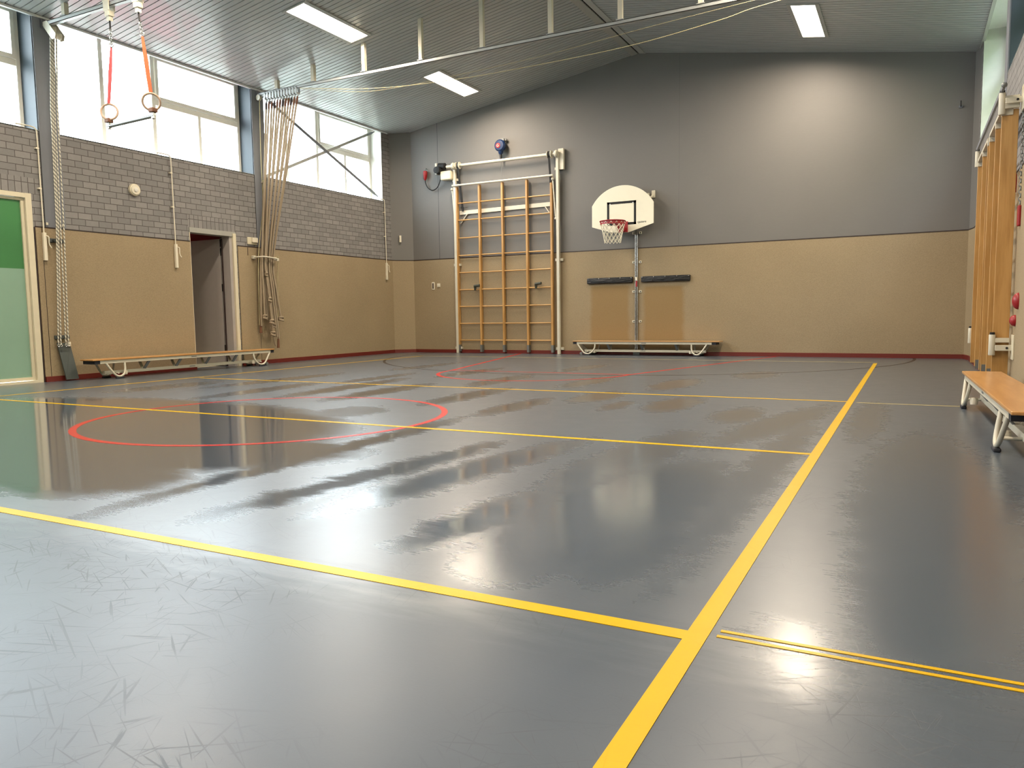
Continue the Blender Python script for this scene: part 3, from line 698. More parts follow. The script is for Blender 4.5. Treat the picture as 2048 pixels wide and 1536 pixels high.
dg = bpy.context.evaluated_depsgraph_get(); tm = bpy.data.meshes.new_from_object(to.evaluated_get(dg)); bpy.data.objects.remove(to)
tm.materials.clear(); tm.materials.append(M['black'])
to = bpy.data.objects.new('lettering', tm); COL.objects.link(to); to.parent = bo; to.rotation_euler = (PI/2, 0, 0); to.location = Vector((-5.315, yb-.002, 2.885)) - wloc(t)
rc = Vector((-5.735, yb-.40, 2.905)); RR = .272
rim = MB().ring(rc, RR, .012, (0, 0, 1), 48, 8).build('rim', M['rim_red'], t, True)
g = MB(); ga = [g.bm.verts.new(rc + Vector((math.cos(a)*RR*q, math.sin(a)*RR*q, dz))) for k in range(15) for a in [PI*(.95+1.1*k/14)] for q, dz in ((.985, -.005), (.985, -.07), (.955, -.07), (.955, -.005))]
for k in range(14):
    for j in range(4): g.bm.faces.new((ga[4*k+j], ga[4*k+(j+1) % 4], ga[4*k+4+(j+1) % 4], ga[4*k+4+j]))
g.build('net_guard', M['rim_red'], rim)
g = MB(); low = Vector((-5.64, yb-.035, 2.735))
for k in range(8):
    a = PI*(.02 + .62*k/7); p = rc + Vector((math.cos(a)*RR, math.sin(a)*RR, -.005)); q = low + Vector(((k-3.5)*.022, 0, .0))
    g.tube([p, p*.5+q*.5+Vector((0, 0, -.02)), q], .009, 7)
g.box((-5.76, yb-.02, 2.70), (-5.53, yb, 2.93)); g.box((-5.70, yb-.10, 2.72), (-5.58, yb, 2.80))
g.build('rim_bracket', M['rim_red'], t)
def netpt(k, j, n_=14):
    a = 2*PI*(k/n_); f = j/6.0; r = RR*(1-.44*f+.08*f*f*f); return rc + Vector((math.cos(a)*r, math.sin(a)*r, -.02-.44*f))
g = MB()
for k in range(14):
    for sgn in (.5, -.5): g.tube([netpt(k+sgn*j, j) for j in range(7)], .0055, 5)
g.build('net', M['net'], t)
for x in (-6.15, -5.18):
    g = MB(); g.bar((x, yb+.03, 3.32), (x, YB-.02, 3.42), .03, .045); g.bar((x, yb+.03, 2.98), (x, YB-.02, 3.42), .025, .03); g.box((x-.03, YB-.03, 3.30), (x+.03, YB, 3.55)); g.bar((x, yb+.03, 2.9), (x, yb+.03, 3.42), .03, .03, (0, 1, 0))
    if x > -6: g.bar((x, yb+.05, 3.32), (-5.06, YB-.02, 3.50), .03, .03); g.box((-5.10, YB-.03, 3.44), (-5.02, YB, 3.60), .008)
    g.build('wall_bracket', M['white_steel'], t)

t = thing('steel_wall_track', 'slim bright steel double track on wall clips below the backboard', 'track', (-5.43, YB-.04, 0))
for dx in (-.028, .014):
    MB().box((-5.44+dx, YB-.055, .06), (-5.44+dx+.02, YB-.03, 2.78)).build('rail', M['chrome'], t)
MB().box((-5.442, YB-.03, .06), (-5.418, YB-.017, 2.78)).build('slot', M['black'], t)
for z in (2.705, 2.065, 1.415, .75):
    for dx in (-.075, .075):
        c_ = MB(); x = -5.43+dx; c_.box((x-.034, YB-.03, z-.028), (x+.034, YB-.004, z+.028), .006); o = c_.build('wall_clip', M['white_steel'], t)
        MB().lathe([(.012, 0), (.012, .003)], (x+.008, YB-.031, z), (0, -1, 0), 10).build('screw', M['black'], o)
MB().box((-5.452, YB-.075, 1.66), (-5.408, YB-.03, 1.73)).build('stop_block', M['off_white'], t)
MB().box((-5.448, YB-.07, 1.52), (-5.412, YB-.03, 1.65), .006).build('handle', M['red'], t)
MB().box((-5.51, YB-.06, .0), (-5.36, YB-.017, .09)).build('foot_bracket', M['grey_steel'], t)

def m_leather():
    m, nt, b = new_mat('black_wrinkled_leather')
    f = noise(nt, mapped(nt, pos(nt), (5, 5, 16), (0, .6, 0)), 1.6, 4); b.inputs['Base Color'].default_value = srgb(15, 15, 16); b.inputs['Roughness'].default_value = .5
    bump(nt, b, f, .9, .03); return m
M['pad'] = m_leather()
for x0, x1, lab in ((-6.609, -5.519, 'narrow black leather wall cushion between climbing frame and steel track'), (-5.323, -4.228, 'narrow black leather wall cushion on the bare wall side of the steel track')):
    t = thing('wall_cushion', lab, 'cushion', ((x0+x1)/2, YB-.03, 1.62), 'black wall cushions')
    MB().box((x0, YB-.075, 1.615), (x1, YB-.017, 1.745), .016).build('padding', M['pad'], t, True)
    for k in range(5):
        MB().lathe([(.012, 0), (.009, .006)], (x0+.03+(x1-x0-.06)*k/4, YB-.076, 1.727), (0, -1, 0), 10).build('stud', M['chrome'], t)

# ---------------------------------------------------------------- small fittings on the back wall
t = thing('wall_socket', 'narrow upright cream socket with a dark slot on beige wall', 'socket', (-10.85, YB, 1.7))
MB().box((-10.885, YB-.03, 1.60), (-10.80, YB-.014, 1.80), .012).build('plate', M['off_white'], t)
MB().box((-10.862, YB-.0315, 1.63), (-10.825, YB-.029, 1.77)).build('slot', M['darktrim'], t)
t = thing('wall_switch', 'small square white switch plate beside the slotted socket', 'switch', (-10.67, YB, 1.7))
MB().box((-10.72, YB-.032, 1.665), (-10.63, YB-.014, 1.76), .006).build('plate', M['off_white'], t)
MB().box((-10.698, YB-.038, 1.68), (-10.652, YB-.031, 1.71)).build('rocker', M['white_steel'], t)
t = thing('wall_sensor', 'little white sensor box on the slanting grey corner', 'sensor', (-11.66, 16.2, 2.9))
MB().bar((-11.668, 16.225, 2.83), (-11.668, 16.225, 3.0), .05, .085, (-.7, .7, 0)).build('housing', M['off_white'], t)
MB().bar((-11.653, 16.209, 2.91), (-11.653, 16.209, 2.945), .05, .025, (-.7, .7, 0)).build('lens', M['grey_steel'], t)
t = thing('wall_hook', 'tiny dark hook high on the grey wall near the corner', 'hook', (.70, YB, 4.63))
MB().box((.67, YB-.02, 4.58), (.73, YB, 4.62)).build('base_plate', M['column'], t); MB().tube([(.70, YB-.02, 4.60), (.70, YB-.05, 4.62), (.70, YB-.05, 4.70)], .008, 8).build('hook_arm', M['black'], t)

# ---------------------------------------------------------------- gym benches
def bench(label, cx, cy, rot, length, uspan, wood, flip=False, near=False):
    """local x along the bench, local -y the front; leg loops uspan apart"""
    t = thing('gym_bench', label, 'bench', (0, 0, 0), 'low gym benches'); H = length/2; W = .15
    f = -1 if flip else 1
    def P(x, y, z): return (x*f, y, z)
    def bx(mb, a, b, bev=0): return mb.box(P(*a), P(*b), bev)
    # centre loops so that one end overhangs more than the other, as these benches do
    u0 = -H+.36; u1 = u0+uspan
    parts = []
    parts.append((bx(MB(), (-H, -.165, .302), (H, .165, .325), .006), 'seat', M[wood], False))
    r0, r1 = -H+.10, u1+.31
    rails = []
    for y in (-W, W-.03):
        parts.append((bx(MB(), (r0, y, .25), (r1, y+.03, .302), .004), 'side_rail', M['white_steel'], False))
    for a, b in ((-H+.01, r0), (r1, min(H-.02, r1+.09))):
        parts.append((bx(MB(), (a, -W+.004, .248), (b, W-.004, .300)), 'end_cap', M['rubber'], False))
    for k, (c, wide) in enumerate(((u0, 0), (u1, 1))):
        for y in (-W+.015, W-.015):
            sg = -1 if y < 0 else 1
            if k == 0: pts = [(c-.245, .255), (c-.10, .08), (c-.03, .040), (c+.05, .040), (c+.13, .09), (c+.175, .17), (c+.183, .255)]
            else: pts = [(c-.12, .255), (c-.11, .13), (c-.07, .06), (c, .035), (c+.06, .055), (c+.11, .11), (c+.205, .255)]
            pp = smoothpath([P(x, y+sg*(.035*(1-(z-.035)/.22)), z) for x, z in pts], 5)
            parts.append((MB().tube(pp, .017, 10), 'leg_loop', M['white_steel'], True))
            yy = y+sg*.035
            parts.append((bx(MB(), (c-.07, yy-.022, .0), (c+.07, yy+.022, .026), .008), 'rubber_foot', M['rubber'], False))
        parts.append((MB().tube([P(c, -W, .085), P(c, W, .085)], .012, 8), 'cross_bar', M['white_steel'], True))
        parts.append((MB().lathe([(.03, -.03), (.034, 0), (.03, .03)], P(c+.15*(1 if k == 0 else -1), -.10, .085), (0, 0, 1), 14), 'buffer', M['off_white'], True))
    parts.append((bx(MB(), (u0-.12, -.028, .072), (u1+.16, .028, .125), .004), 'lower_beam', M['white_steel'], False))
    n_ = 3 if length < 3.6 else 4
    for k in range(n_):
        x = u0 + (u1-u0)*(.19 + .62*k/(n_-1))
        for sg in (-1, 1): parts.append((MB().bar(P(x, sg*(W-.025), .252), P(x+.02, sg*.02, .12), .05, .014, (0, 1, 0)), 'strut', M['white_steel'] if sg > 0 else M['grey_steel'], False))
    c = -H+.30 if not near else u0-.02
    for sg in (-1, 1):
        parts.append((MB().lathe([(.02, -.016), (.034, -.014), (.034, .014), (.02, .016)], P(u0-.15, sg*(W-.005), .036), (0, 1, 0), 18), 'castor', M['grey_steel'], True))
    parts.append((bx(MB(), (-.04, -W-.001, .268), (.07, -W+.002, .284)), 'maker_mark', M['grey_steel'], False))
    parts.append((bx(MB(), (-.10, -.0292, .092), (.02, -.027, .105)), 'maker_mark', M['grey_steel'], False))
    for mb, nm, m, sm in parts: mb.build(nm, m, t, sm)
    t.location = (cx, cy, 0); t.rotation_euler = (0, 0, rot)
    return t
bench('low wooden gym bench with white legs in front of the black wall cushions', -5.178, 16.25, 0, 3.33, 2.49, 'seat_x')
bench('long low wooden gym bench with white legs below the window wall doorway', -11.49, 9.44, PI/2, 3.86, 3.06, 'seat_y2', flip=True)
bench('low wooden gym bench with white legs along the climbing hold wall', .665, 6.95, -PI/2 + .024, 3.33, 2.42, 'seat_y', flip=False)
# ---------------------------------------------------------------- overhead steel rails hung below the roof
def rail(y, z, label, tr=()):
    t = thing('ceiling_rail', label, 'rail', (RX, y, z), 'overhead steel rails')
    g = MB(); x0, x1 = XL+.01, XR-.02
    g.box((x0, y-.032, z+.052), (x1, y+.032, z+.060)); g.box((x0, y-.032, z), (x1, y+.032, z+.008)); g.box((x0, y-.006, z+.008), (x1, y+.006, z+.052))
    g.box((x0, y-.032, z), (x1, y-.026, z+.06)); g.build('rail_beam', M['rail'], t)
    for x in (-11.29, -10.35, -9.12, -7.85, -6.60, -5.32, -4.13, -2.88, -1.6, -.35):
        MB().box((x-.035, y-.035, z+.060), (x+.035, y+.035, roof(x)+.01)).build('hanger', M['white_steel'], t)
        MB().box((x-.06, y-.05, z+.058), (x+.06, y+.05, z+.070)).build('hanger_plate', M['rail'], t)
    MB().box((XL-.0, y-.05, z-.02), (XL+.03, y+.05, z+.10)).build('wall_shoe', M['column'], t)
    return t
rail(11.7, 5.40, 'grey overhead steel rail carrying the bundle of climbing ropes')
rail(7.40, 5.395, 'grey overhead steel rail carrying the gymnastic rings')

# ---------------------------------------------------------------- climbing ropes bunched at the second column
Y2 = 11.7
top_x = [-11.60 + .0755*i for i in range(12)]
bz = 2.165
bot = [(-11.665, 11.475), (-11.715, 11.50), (-11.63, 11.525), (-11.70, 11.55), (-11.655, 11.58), (-11.72, 11.605), (-11.63, 11.635), (-11.69, 11.66), (-11.645, 11.70), (-11.71, 11.725), (-11.65, 11.765), (-11.69, 11.80)]
tail = [[(-11.655, 11.46, 1.5), (-11.65, 11.46, .96)], [(-11.73, 11.47, 1.5), (-11.735, 11.45, .80)], [(-11.63, 11.53, 1.83), (-11.60, 11.56, 1.33), (-11.58, 11.575, .92), (-11.59, 11.60, .70), (-11.60, 11.63, .52), (-11.61, 11.69, .37)],
        [(-11.70, 11.55, 1.5), (-11.70, 11.57, .90)], [(-11.65, 11.62, 1.5), (-11.65, 11.69, .78)], [(-11.73, 11.62, 1.5), (-11.73, 11.63, .95)], [(-11.63, 11.67, 1.5), (-11.62, 11.75, .55)], [(-11.70, 11.69, 1.5), (-11.70, 11.72, 1.0)],
        [(-11.645, 11.74, 1.5), (-11.63, 11.81, .48)], [(-11.72, 11.74, 1.5), (-11.72, 11.76, .9)], [(-11.655, 11.82, 1.5), (-11.64, 11.90, .92)], [(-11.70, 11.82, 1.5), (-11.70, 11.86, 1.1)]]
def knot(c, r, rr):
    c = Vector(c); q = random.uniform(-.5, .5)
    mb = MB()
    for dz, tl in ((-.022, .35+q*.4), (.022, -.35+q*.3)): mb.ring(c + Vector((0, 0, dz)), rr, r, (tl, .2, 1), 18, 8)
    mb.tube([c + Vector((-rr, -.02, -.02)), c + Vector((0, -rr, .0)), c + Vector((rr, .0, .03))], r, 8)
    return mb
for i in range(12):
    x = top_x[i]; lab = 'hemp climbing rope on the %s trolley counted from the column' % ORD[i]
    if i == 2: lab = 'knotted hemp climbing rope with several knots, on the third trolley from the column'
    t = thing('climbing_rope', lab, 'climbing rope', (x, Y2, 5.40), 'hemp climbing ropes bunched at the column')
    tr = MB(); tr.box((x-.024, Y2-.050, 5.315), (x+.024, Y2-.034, 5.425), .004); tr.box((x-.024, Y2+.034, 5.315), (x+.024, Y2+.05, 5.425), .004); tr.box((x-.018, Y2-.05, 5.30), (x+.018, Y2+.05, 5.33), .004); tr.box((x-.012, Y2-.012, 5.26), (x+.012, Y2+.012, 5.31))
    o = tr.build('trolley', M['rail'], t)
    w_ = MB()
    for sg in (-1, 1): w_.lathe([(.006, -.006), (.022, -.005), (.022, .005), (.006, .006)], (x, Y2+sg*.03, 5.425), (0, 1, 0), 14)
    w_.build('wheel', M['grey_steel'], o)
    b = bot[i]; p0 = Vector((x, Y2, 5.27)); p1 = Vector((b[0], b[1], bz)); d = (p1-p0)
    lo = p0 + d*.05
    MB().tube([p0, p0 + d*.02, lo], [.010, .022, .019], 8).build('leather_sleeve', M['leather'] if i % 3 else M['darktrim'], t)
    path = [lo, p0 + d*.5 + Vector((0, 0, -.01)), p1] + [Vector(q) for q in tail[i]]
    MB().tube(smoothpath(path, 7), .0190, 8).build('rope_strand', M['rope'], t, True)
    e = Vector(tail[i][-1])
    kn = {0: [(e, .02, .036)], 2: [((-11.63, 11.53, 1.82), .012, .028), ((-11.60, 11.565, 1.31), .018, .034), ((-11.585, 11.58, .86), .019, .04), ((-11.595, 11.61, .62), .019, .04)], 4: [(e, .018, .034)], 10: [(e, .021, .042)], 1: [((-11.72, 11.48, 1.84), .012, .026)]}.get(i, [])
    for c, r, rr in kn: knot(c, r, rr).build('knot', M['rope'], t, True)
    if i in (1, 8): MB().tube([e + Vector((0, -.02, .03)), e + Vector((0, -.03, -.16))], [.02, .028], 8).build('leather_tip', M['leather'], t, True)
# thick rope close to the column, with knots higher up
t = thing('climbing_rope', 'thick pale rope tied up with a yellow band, against the steel column', 'climbing rope', (-11.70, 11.62, 3.7), 'hemp climbing ropes bunched at the column')
MB().tube(smoothpath([(-11.72, 11.60, 3.66), (-11.70, 11.64, 3.70), (-11.69, 11.66, 3.66), (-11.70, 11.63, 3.0), (-11.685, 11.585, 2.62), (-11.70, 11.48, 2.2), (-11.70, 11.42, 1.2), (-11.71, 11.42, .78)], 6), .021, 10).build('rope_strand', M['rope'], t, True)
MB().tube(smoothpath([(-11.68, 11.60, 3.70), (-11.67, 11.64, 3.725), (-11.665, 11.60, 3.66), (-11.67, 11.585, 3.5)], 6), .010, 8).build('yellow_band', M['line_tape'] if 'line_tape' in M else M['cord'], t, True)
for c in ((-11.695, 11.60, 2.86), (-11.69, 11.58, 2.60)): knot(c, .014, .028).build('knot', M['rope'], t, True)
t = thing('rope_holder', 'white hinged clamp bar gathering the climbing ropes', 'rope holder', (-11.75, 11.6, bz))
MB().box((XL+.017, 11.33, bz-.035), (-11.755, 11.40, bz+.035), .01).build('hinge_block', M['white_steel'], t)
MB().tube(smoothpath([(-11.76, 11.36, bz), (-11.66, 11.38, bz+.005), (-11.585, 11.45, bz+.01), (-11.57, 11.62, bz), (-11.58, 11.80, bz-.015), (-11.65, 11.90, bz-.01), (-11.75, 11.93, bz)], 6), .016, 10).build('clamp_bar', M['white_steel'], t, True)
MB().box((XL+.017, 11.88, bz-.03), (-11.74, 11.96, bz+.03), .008).build('latch', M['white_steel'], t)
MB().box((-11.60, 11.78, bz-.06), (-11.565, 11.84, bz-.005), .006).build('pin', M['white_steel'], t)
t = tag(MB().tube(smoothpath([(-11.75, 11.93, bz+.03), (-11.72, 11.97, bz+.05), (-11.74, 11.98, bz-.1), (-11.76, 11.97, 1.7), (-11.765, 11.97, 1.3), (-11.77, 11.95, .98), (-11.77, 11.98, .88), (-11.77, 12.02, 1.0), (-11.77, 11.99, 1.3)], 7), .006, 6).build('pull_cord', M['cord'], None, True), 'thin loop of pale cord hanging from the rope holder', 'cord')
t = tag(MB().tube(smoothpath([(-11.74, 11.66, 5.36), (-11.74, 11.63, 4.3), (-11.72, 11.60, 3.2), (-11.73, 11.44, 2.2), (-11.75, 11.42, 1.2), (-11.75, 11.40, .80)], 5), .009, 6).build('pull_cord', M['cord'], None, True), 'thin pale cord hanging down the face of the steel column', 'cord')
t = tag(MB().lathe([(.02, -.03), (.055, -.028), (.055, -.012), (.035, -.008), (.035, .008), (.055, .012), (.055, .028), (.02, .03)], (-11.76, Y2-.04, 5.36), (0, 1, 0), 22).build('rail_pulley', M['white_steel'], None, True), 'white pulley wheel at the column end of the rope rail', 'pulley')
# two slack cords along the rail
def sag(pts, lab, r=.0055): tag(MB().tube(smoothpath(pts, 8), r, 6).build('pull_cord', M['cord'], None, True), lab, 'cord', 'slack cords under the roof')
sag([(-10.62, 11.60, 5.37), (-9.39, 11.6, 5.17), (-8.3, 11.6, 5.055), (-7.2, 11.6, 5.0), (-6.0, 11.6, 4.985), (-4.02, 11.6, 5.02), (-2.6, 11.6, 5.15), (-1.82, 11.6, 5.26), (.9, 11.6, 5.45)], 'slack pale cord sagging lowest under the roof, running to the wall bar side')
sag([(-10.62, 11.63, 5.36), (-9.2, 11.63, 5.10), (-8.2, 11.63, 5.05), (-7.2, 11.63, 5.07), (-5.4, 11.63, 5.13), (-3.6, 11.65, 5.27), (-1.5, 11.66, 5.39)], 'slack pale cord that rises to the overhead rail behind the lower cord', .0032)

# ---------------------------------------------------------------- gymnastic rings with a trapeze bar
Y1 = 7.40
def links(mb, p, q, n_, r, w):
    p, q = Vector(p), Vector(q); d = (q-p)/n_; t = d.normalized()
    for k in range(n_):
        c = p + d*(k+.5); sd = Vector((0, 1, 0)) if k % 2 else Vector((1, 0, 0)); hl = d.length*.62
        pts = [c + t*hl*math.cos(a)*1.0 + sd*w*math.sin(a) for a in [2*PI*i/12 for i in range(12)]]
        mb.tube(pts, r, 6, closed=True)
    return mb
for (xt, zt, xs, zs, xr, zr, mat, wid, nrm, lab, tw) in (
    (-10.285, 5.31, -10.285, 4.90, -10.415, 3.955, 'pink', .045, (.62, -.78, .12), 'gymnastic ring on an edge-on faded red strap, beside the steel column', 0),
    (-9.665, 5.30, -9.61, 4.93, -9.50, 3.97, 'orange', .055, (.72, -.62, -.25), 'gymnastic ring on a broad orange strap', 1)):
    t = thing('gymnastic_ring', lab, 'gymnastic ring', (xt, Y1, zt), 'gymnastic rings under the rail')
    g = MB(); g.box((xt-.06, Y1-.055, 5.33), (xt+.06, Y1-.036, 5.47), .006); g.box((xt-.06, Y1+.036, 5.33), (xt+.06, Y1+.055, 5.47), .006); g.box((xt-.045, Y1-.05, 5.26), (xt+.045, Y1+.05, 5.34), .01); g.box((xt-.03, Y1-.03, 5.20), (xt+.03, Y1+.03, 5.27))
    g.build('trolley', M['white_steel'], t)
    h = MB(); h.tube([(xt, Y1, 5.21), (xt+(xs-xt)*.3, Y1, 5.09)], .012, 8); h.build('hook', M['black'], t)
    links(MB(), (xt+(xs-xt)*.3, Y1, 5.10), (xs, Y1, zs-.02), 6, .006, .018).build('chain', M['chrome'], t)
    MB().ring((xs, Y1, zs-.03), .03, .006, (.5, -.8, 0), 18, 6).build('link_ring', M['chrome'], t, True)
    n0 = Vector(nrm).normalized(); tp = Vector((xr, Y1, zr)) + Vector((0, 0, .118)) - n0*0.0
    a = Vector((xs, Y1, zs-.05)); ss = (tp-a)
    side = Vector((.82, .57, 0)) if tw else Vector((.35, .93, 0))
    st = MB(); st.prism([a-side*wid*.25-Vector((0, .003, 0)), a+side*wid*.25-Vector((0, .003, 0)), a+ss*.45+side*wid*.5-Vector((0, .003, 0)), tp+side*wid*.4-Vector((0, .003, 0)), tp-side*wid*.4-Vector((0, .003, 0)), a+ss*.45-side*wid*.5-Vector((0, .003, 0))], (0, .006, 0))
    st.build('strap', M[mat], t)
    MB().ring((xr, Y1, zr), .113, .0155, nrm, 40, 10).build('hand_ring', M['ringwood'], t, True)
t = thing('trapeze_bar', 'grey trapeze bar clamped below the two gymnastic rings', 'trapeze', (-9.96, Y1, 3.77))
MB().tube([(-10.47, Y1, 3.752), (-9.46, Y1, 3.775)], .025, 12).build('bar', M['grey_steel'], t, True)
for x, z in ((-10.435, 3.80), (-9.475, 3.82)):
    MB().box((x-.045, Y1-.045, z), (x+.045, Y1+.045, z+.065), .012).build('clamp', M['leather'], t)
    MB().box((x-.022, Y1-.022, z-.085), (x+.022, Y1+.022, z+.01), .006).build('bar_end', M['chrome'], t)

# ---------------------------------------------------------------- hauling ropes down the first column
XP = -11.70
rp = [(7.378, 7.312, 7.228), (7.405, 7.338, 7.267), (7.432, 7.372, 7.346), (7.466, 7.424, 7.386)]
for i, (ya, yb_, yc) in enumerate(rp):
    lab = 'white twisted hauling rope above the grey flap, %s from the glazed door' % ORD[i]
    t = thing('hauling_rope', lab, 'rope', (XP, yc, .6), 'white hauling ropes at the column')
    MB().tube([(XP+.06, ya, 5.27), (XP, (ya+yb_)/2, 4.2), (XP, yb_, 2.45), (XP-.01, (yb_+yc)/2, 1.5), (XP-.02, yc, .64), (XP-.02, yc+.004, .57)], .011, 8).build('rope_strand', M['rope_white'], t, True)
    MB().ring((XP-.02, yc+.004, .56), .018, .005, (1, 0, 0), 14, 6).build('end_ring', M['chrome'], t, True)
t = thing('pulley_block', 'white steel pulley block at the end of the ring rail', 'pulley', (-11.68, 7.4, 5.32))
for y in (7.365, 7.50):
    MB().prism([(-11.80, y, 5.46), (-11.70, y, 5.46), (-11.50, y, 5.24), (-11.52, y, 5.17), (-11.60, y, 5.17), (-11.80, y, 5.40)], (0, .008, 0)).build('side_plate', M['white_steel'], t)
for k, x in enumerate((-11.70, -11.57)):
    MB().lathe([(.02, -.055), (.05, -.05), (.038, -.03), (.05, -.01), (.038, .01), (.05, .03), (.05, .05), (.02, .055)], (x, 7.435, 5.36-.13*k), (0, 1, 0), 20).build('sheave', M['off_white'], t, True)
for z, lab, y0, y1 in ((2.18, 'grey rope cleat bar on the cladding at shoulder height, behind the hauling ropes', 7.235, 7.475), (.685, 'grey rope cleat bar low on the cladding above the grey flap', 7.225, 7.46)):
    t = thing('rope_cleat', lab, 'cleat', (XL+.02, (y0+y1)/2, z), 'rope cleats on the window wall')
    MB().box((XL+.018, y0, z-.03), (XL+.05, y1, z+.03), .006).build('back_plate', M['flap'], t)
    for y in (y0+.06, y1-.06): MB().tube([(XL+.05, y, z), (XL+.10, y, z+.005)], .018, 10).build('peg', M['flap'], t, True)
t = thing('rubber_flap', 'long dark grey rubber flap leaning on the wall under the hauling ropes', 'flap', (XL+.08, 7.38, 0))
MB().prism([(XL+.04, 7.245, .60), (XL+.04, 7.42, .59), (XL+.04, 7.455, .545), (XL+.11, 7.515, .02), (XL+.11, 7.315, .02)], (.022, 0, 0)).build('sheet', M['flap'], t)
g = MB(); g.box((XL+.05, 7.40, .535), (XL+.085, 7.455, .61), .012); g.build('toggle', M['off_white'], t)
for y, z in ((7.242, 2.43), (7.495, 2.425)):
    tag(MB().box((XL+.002, y-.016, z-.022), (XL+.022, y+.016, z+.022), .005).build('column_clip', M['off_white']), 'small white clip on the column above the cladding, %s' % ('door side' if y < 7.3 else 'brick side'), 'clip', 'white clips on the column')

# ---------------------------------------------------------------- window crank rods
for y, run, lab in ((7.165, -.18, 'white window crank rod and handle beside the glazed green door'), (9.53, -.16, 'white window crank rod and handle next to the open doorway'), (15.79, -.03, 'white window crank rod and handle near the slanting corner')):
    t = thing('window_crank', lab, 'window crank', (XL+.03, y, 1.9), 'window crank rods')
    p = [(XL+.02, y+run-.12, SILL+.03), (XL+.03, y+run*.4, SILL+.03), (XL+.035, y-.01, SILL-.01), (XL+.035, y, SILL-.12), (XL+.04, y, 3.0), (XL+.045, y, 2.28)]
    MB().tube(smoothpath(p, 5), .010, 8).build('rod', M['off_white'], t, True)
    for z in (3.55, 2.95): MB().box((XL, y-.035, z-.012), (XL+.05, y+.012, z+.012)).build('rod_clip', M['off_white'], t)
    MB().box((XL+.020, y-.022, 1.865), (XL+.065, y+.028, 2.29), .006).build('handle_box', M['off_white'], t)
    MB().tube(smoothpath([(XL+.068, y+.02, 2.24), (XL+.085, y+.045, 2.22), (XL+.08, y+.05, 2.12), (XL+.085, y+.08, 2.06)], 4), .009, 8).build('crank_hook', M['off_white'], t, True)

t = thing('round_wall_fixture', 'small round cream fixture mounted on the grey brick wall', 'wall fixture', (XL, 8.775, 3.15))
MB().lathe([(.10, 0), (.105, .02), (.10, .045), (.085, .055)], (XL, 8.775, 3.15), (1, 0, 0), 32).build('base_ring', M['cream'], t, True)
MB().lathe([(.084, .055), (.078, .066), (.04, .068)], (XL, 8.775, 3.15), (1, 0, 0), 28).build('cover', M['off_white'], t, True)
MB().lathe([(.038, .066), (.036, .08), (.02, .084)], (XL, 8.775, 3.15), (1, 0, 0), 20).build('centre_cap', M['frame'], t, True)
t = thing('junction_box', 'cream junction box on the bricks between doorway and column', 'junction box', (XL, 11.37, 2.49))
MB().box((XL, 11.25, 2.42), (XL+.03, 11.50, 2.565), .006).build('back_box', M['cream'], t)
MB().box((XL+.03, 11.34, 2.46), (XL+.075, 11.48, 2.56), .008).build('switch_cover', M['off_white'], t)
MB().tube([(XL+.022, 11.245, 2.36), (XL+.022, 11.245, 2.20)], .005, 6).build('wire_tail', M['darktrim'], t)
# steel tie rods crossing the last window bay
t = thing('tie_rod_cross', 'two flat grey steel tie rods crossing in front of the last window', 'brace', (XL-.1, 13.85, 4.9))
for p, q in (((XL-.13, 11.95, 5.52), (XL-.13, 15.735, 3.95)), ((XL-.15, 11.95, 3.86), (XL-.15, 15.70, 5.53))):
    p, q = Vector(p), Vector(q); d = (q-p).normalized()
    MB().bar(p, q - d*.12, .014, .062, (0, 0, 1)).build('tie_rod', M['column'] if q.z < 5 else M['trim'], t)
    MB().tube([q - d*.32, q - d*.08], .022, 10).build('turnbuckle', M['grey_steel'], t, True)
    MB().tube([q - d*.14, q], .010, 8).build('rod_end', M['black'], t, True)

# ---------------------------------------------------------------- swing-out wall bars on the climbing hold wall
XA, XB = .785, .935
def wing(ys, hinge, label):
    t = thing('wall_bar', label, 'wall bars', (.86, sum(ys)/3, .15), 'hinged wooden wall bars')
    for y in ys:
        u = MB().box((XA, y-.019, .15 if y != ys[0] or hinge > 0 else .15), (XB, y+.019, 2.99), .004).build('upright', M['wood_z'], t)
        if y != hinge: MB().box((XA+.01, y-.022, .12), (XB-.01, y+.022, .24)).build('metal_foot', M['grey_steel'], u)
    for k in range(8):
        z = .42 + .345*k
        MB().tube([(.86, ys[0], z), (.86, ys[-1], z)], .0165, 10).build('rung', M['wood_z'], t, True)
    MB().box((XA-.004, min(ys), 2.99), (XA+.07, max(ys), 3.03)).build('top_plate', M['white_steel'], t)
    for y in ys: MB().box((XA-.004, y-.03, 2.93), (XA+.10, y+.03, 2.995), .004).build('corner_plate', M['white_steel'], t)
    for z, hh in ((2.995, .15), (.49, .15)):
        px, py = XA-.005, hinge + (-.05 if hinge < 11 else .05)
        for dz in (.10, .02): MB().box((px, py-.02, z+dz-.025), (XB, py+.02, z+dz+.025), .004).build('hinge_strap', M['white_steel'], t)
        MB().lathe([(.03, -.06), (.032, -.055), (.032, .155), (.03, .16)], (px, py, z), (0, 0, 1), 16).build('hinge_barrel', M['white_steel'], t, True)
        MB().lathe([(.024, .16), (.024, .185)], (px, py, z), (0, 0, 1), 12).build('hinge_pin', M['black'], t)
    return t
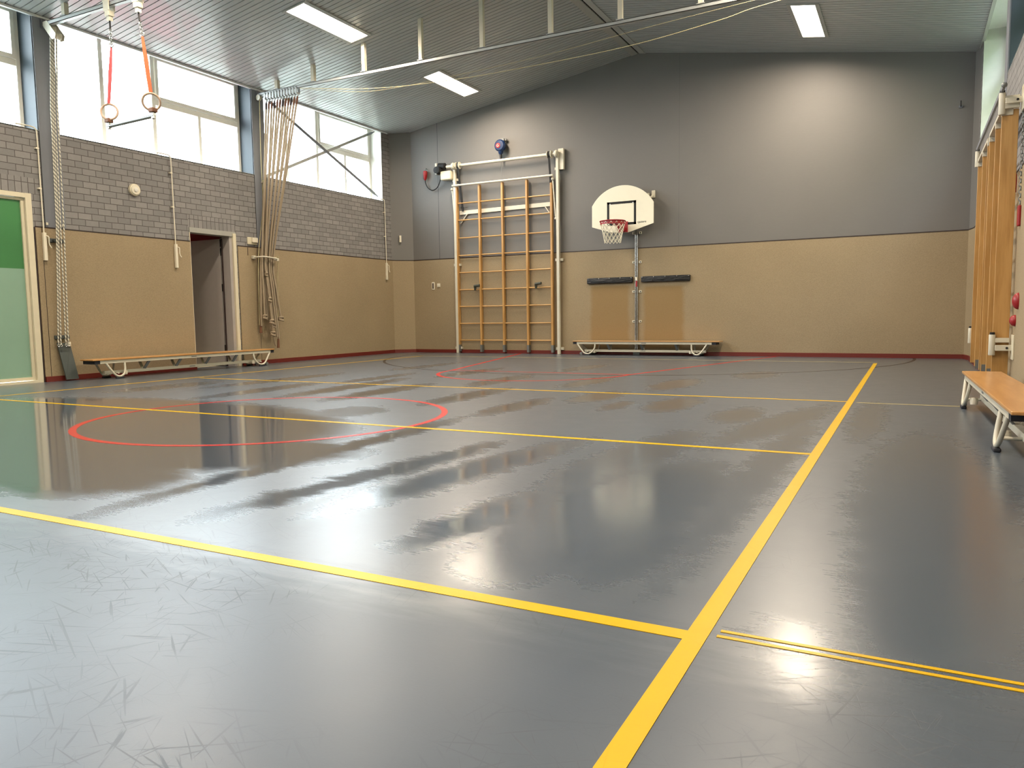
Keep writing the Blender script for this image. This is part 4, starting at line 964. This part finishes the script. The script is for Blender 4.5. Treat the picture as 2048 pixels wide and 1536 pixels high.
wing((9.65, 10.30, 11.05), 9.65, 'hinged wooden wall bars with tall uprights, the wing beside the low bench')
wing((11.30, 12.05, 12.85), 12.85, 'hinged wooden wall bars with tall uprights, the wing towards the back corner')
for yy, z, lab in ((9.56, 3.06, 'white steel wall arm at the top hinge of the wall bars'), (9.56, .51, 'white steel wall arm at the bottom hinge of the wall bars just above the bench'), (12.95, 3.06, 'white steel wall arm at the top hinge near the back corner'), (12.95, .51, 'white steel wall arm at the bottom hinge near the back corner')):
    t = thing('hinge_arm', lab, 'bracket', (XR, yy, z), 'white hinge arms of the wall bars')
    MB().box((XA+.02, yy-.028, z-.03), (XR-.02, yy-.008, z+.03), .004).build('arm', M['white_steel'], t)
    MB().box((XR-.030, yy-.16, z-.12), (XR-.018, yy+.06, z+.14), .003).build('wall_plate', M['cream'], t)
    MB().lathe([(.012, 0), (.012, .006)], (XR-.07, yy-.03, z), (0, -1, 0), 10).build('screw', M['black'], t)
t = thing('top_beam', 'long grey steel bar running along the top hinges of the wall bars', 'bar', (XA, 11.2, 3.17))
MB().bar((XA-.01, 9.40, 3.185), (XA-.01, 13.0, 3.185), .025, .05).build('bar', M['column'], t)
MB().ball((XA-.01, 9.38, 3.185), .028).build('end_knob', M['grey_steel'], t, True)
# red climbing holds
t = thing('hold_chain', 'dark chain with a red block handle hanging beside the wall bars', 'chain', (.955, 9.40, 1.8))
links(MB(), (.955, 9.44, 2.93), (.955, 9.40, 1.98), 26, .0045, .014).build('chain', M['grey_steel'], t)
MB().box((.935, 9.335, 1.76), (.965, 9.425, 1.97), .012).build('handle', M['red'], t)
for (y, z, sy_, sz_, lab) in ((9.86, 2.26, .035, .10, 'red climbing hold high on the wall, half behind the wall bars'), (9.22, 1.0, .06, .085, 'red shell-shaped climbing hold low on the wall'), (9.40, .80, .05, .06, 'red rounded climbing hold just above the lower hinge arm')):
    g = MB(); g.ball((XR-.02, y, z), 1, .055, sy_, sz_)
    o = g.build('climbing_hold', M['red'], None, True); tag(o, lab, 'climbing hold', 'red climbing holds')
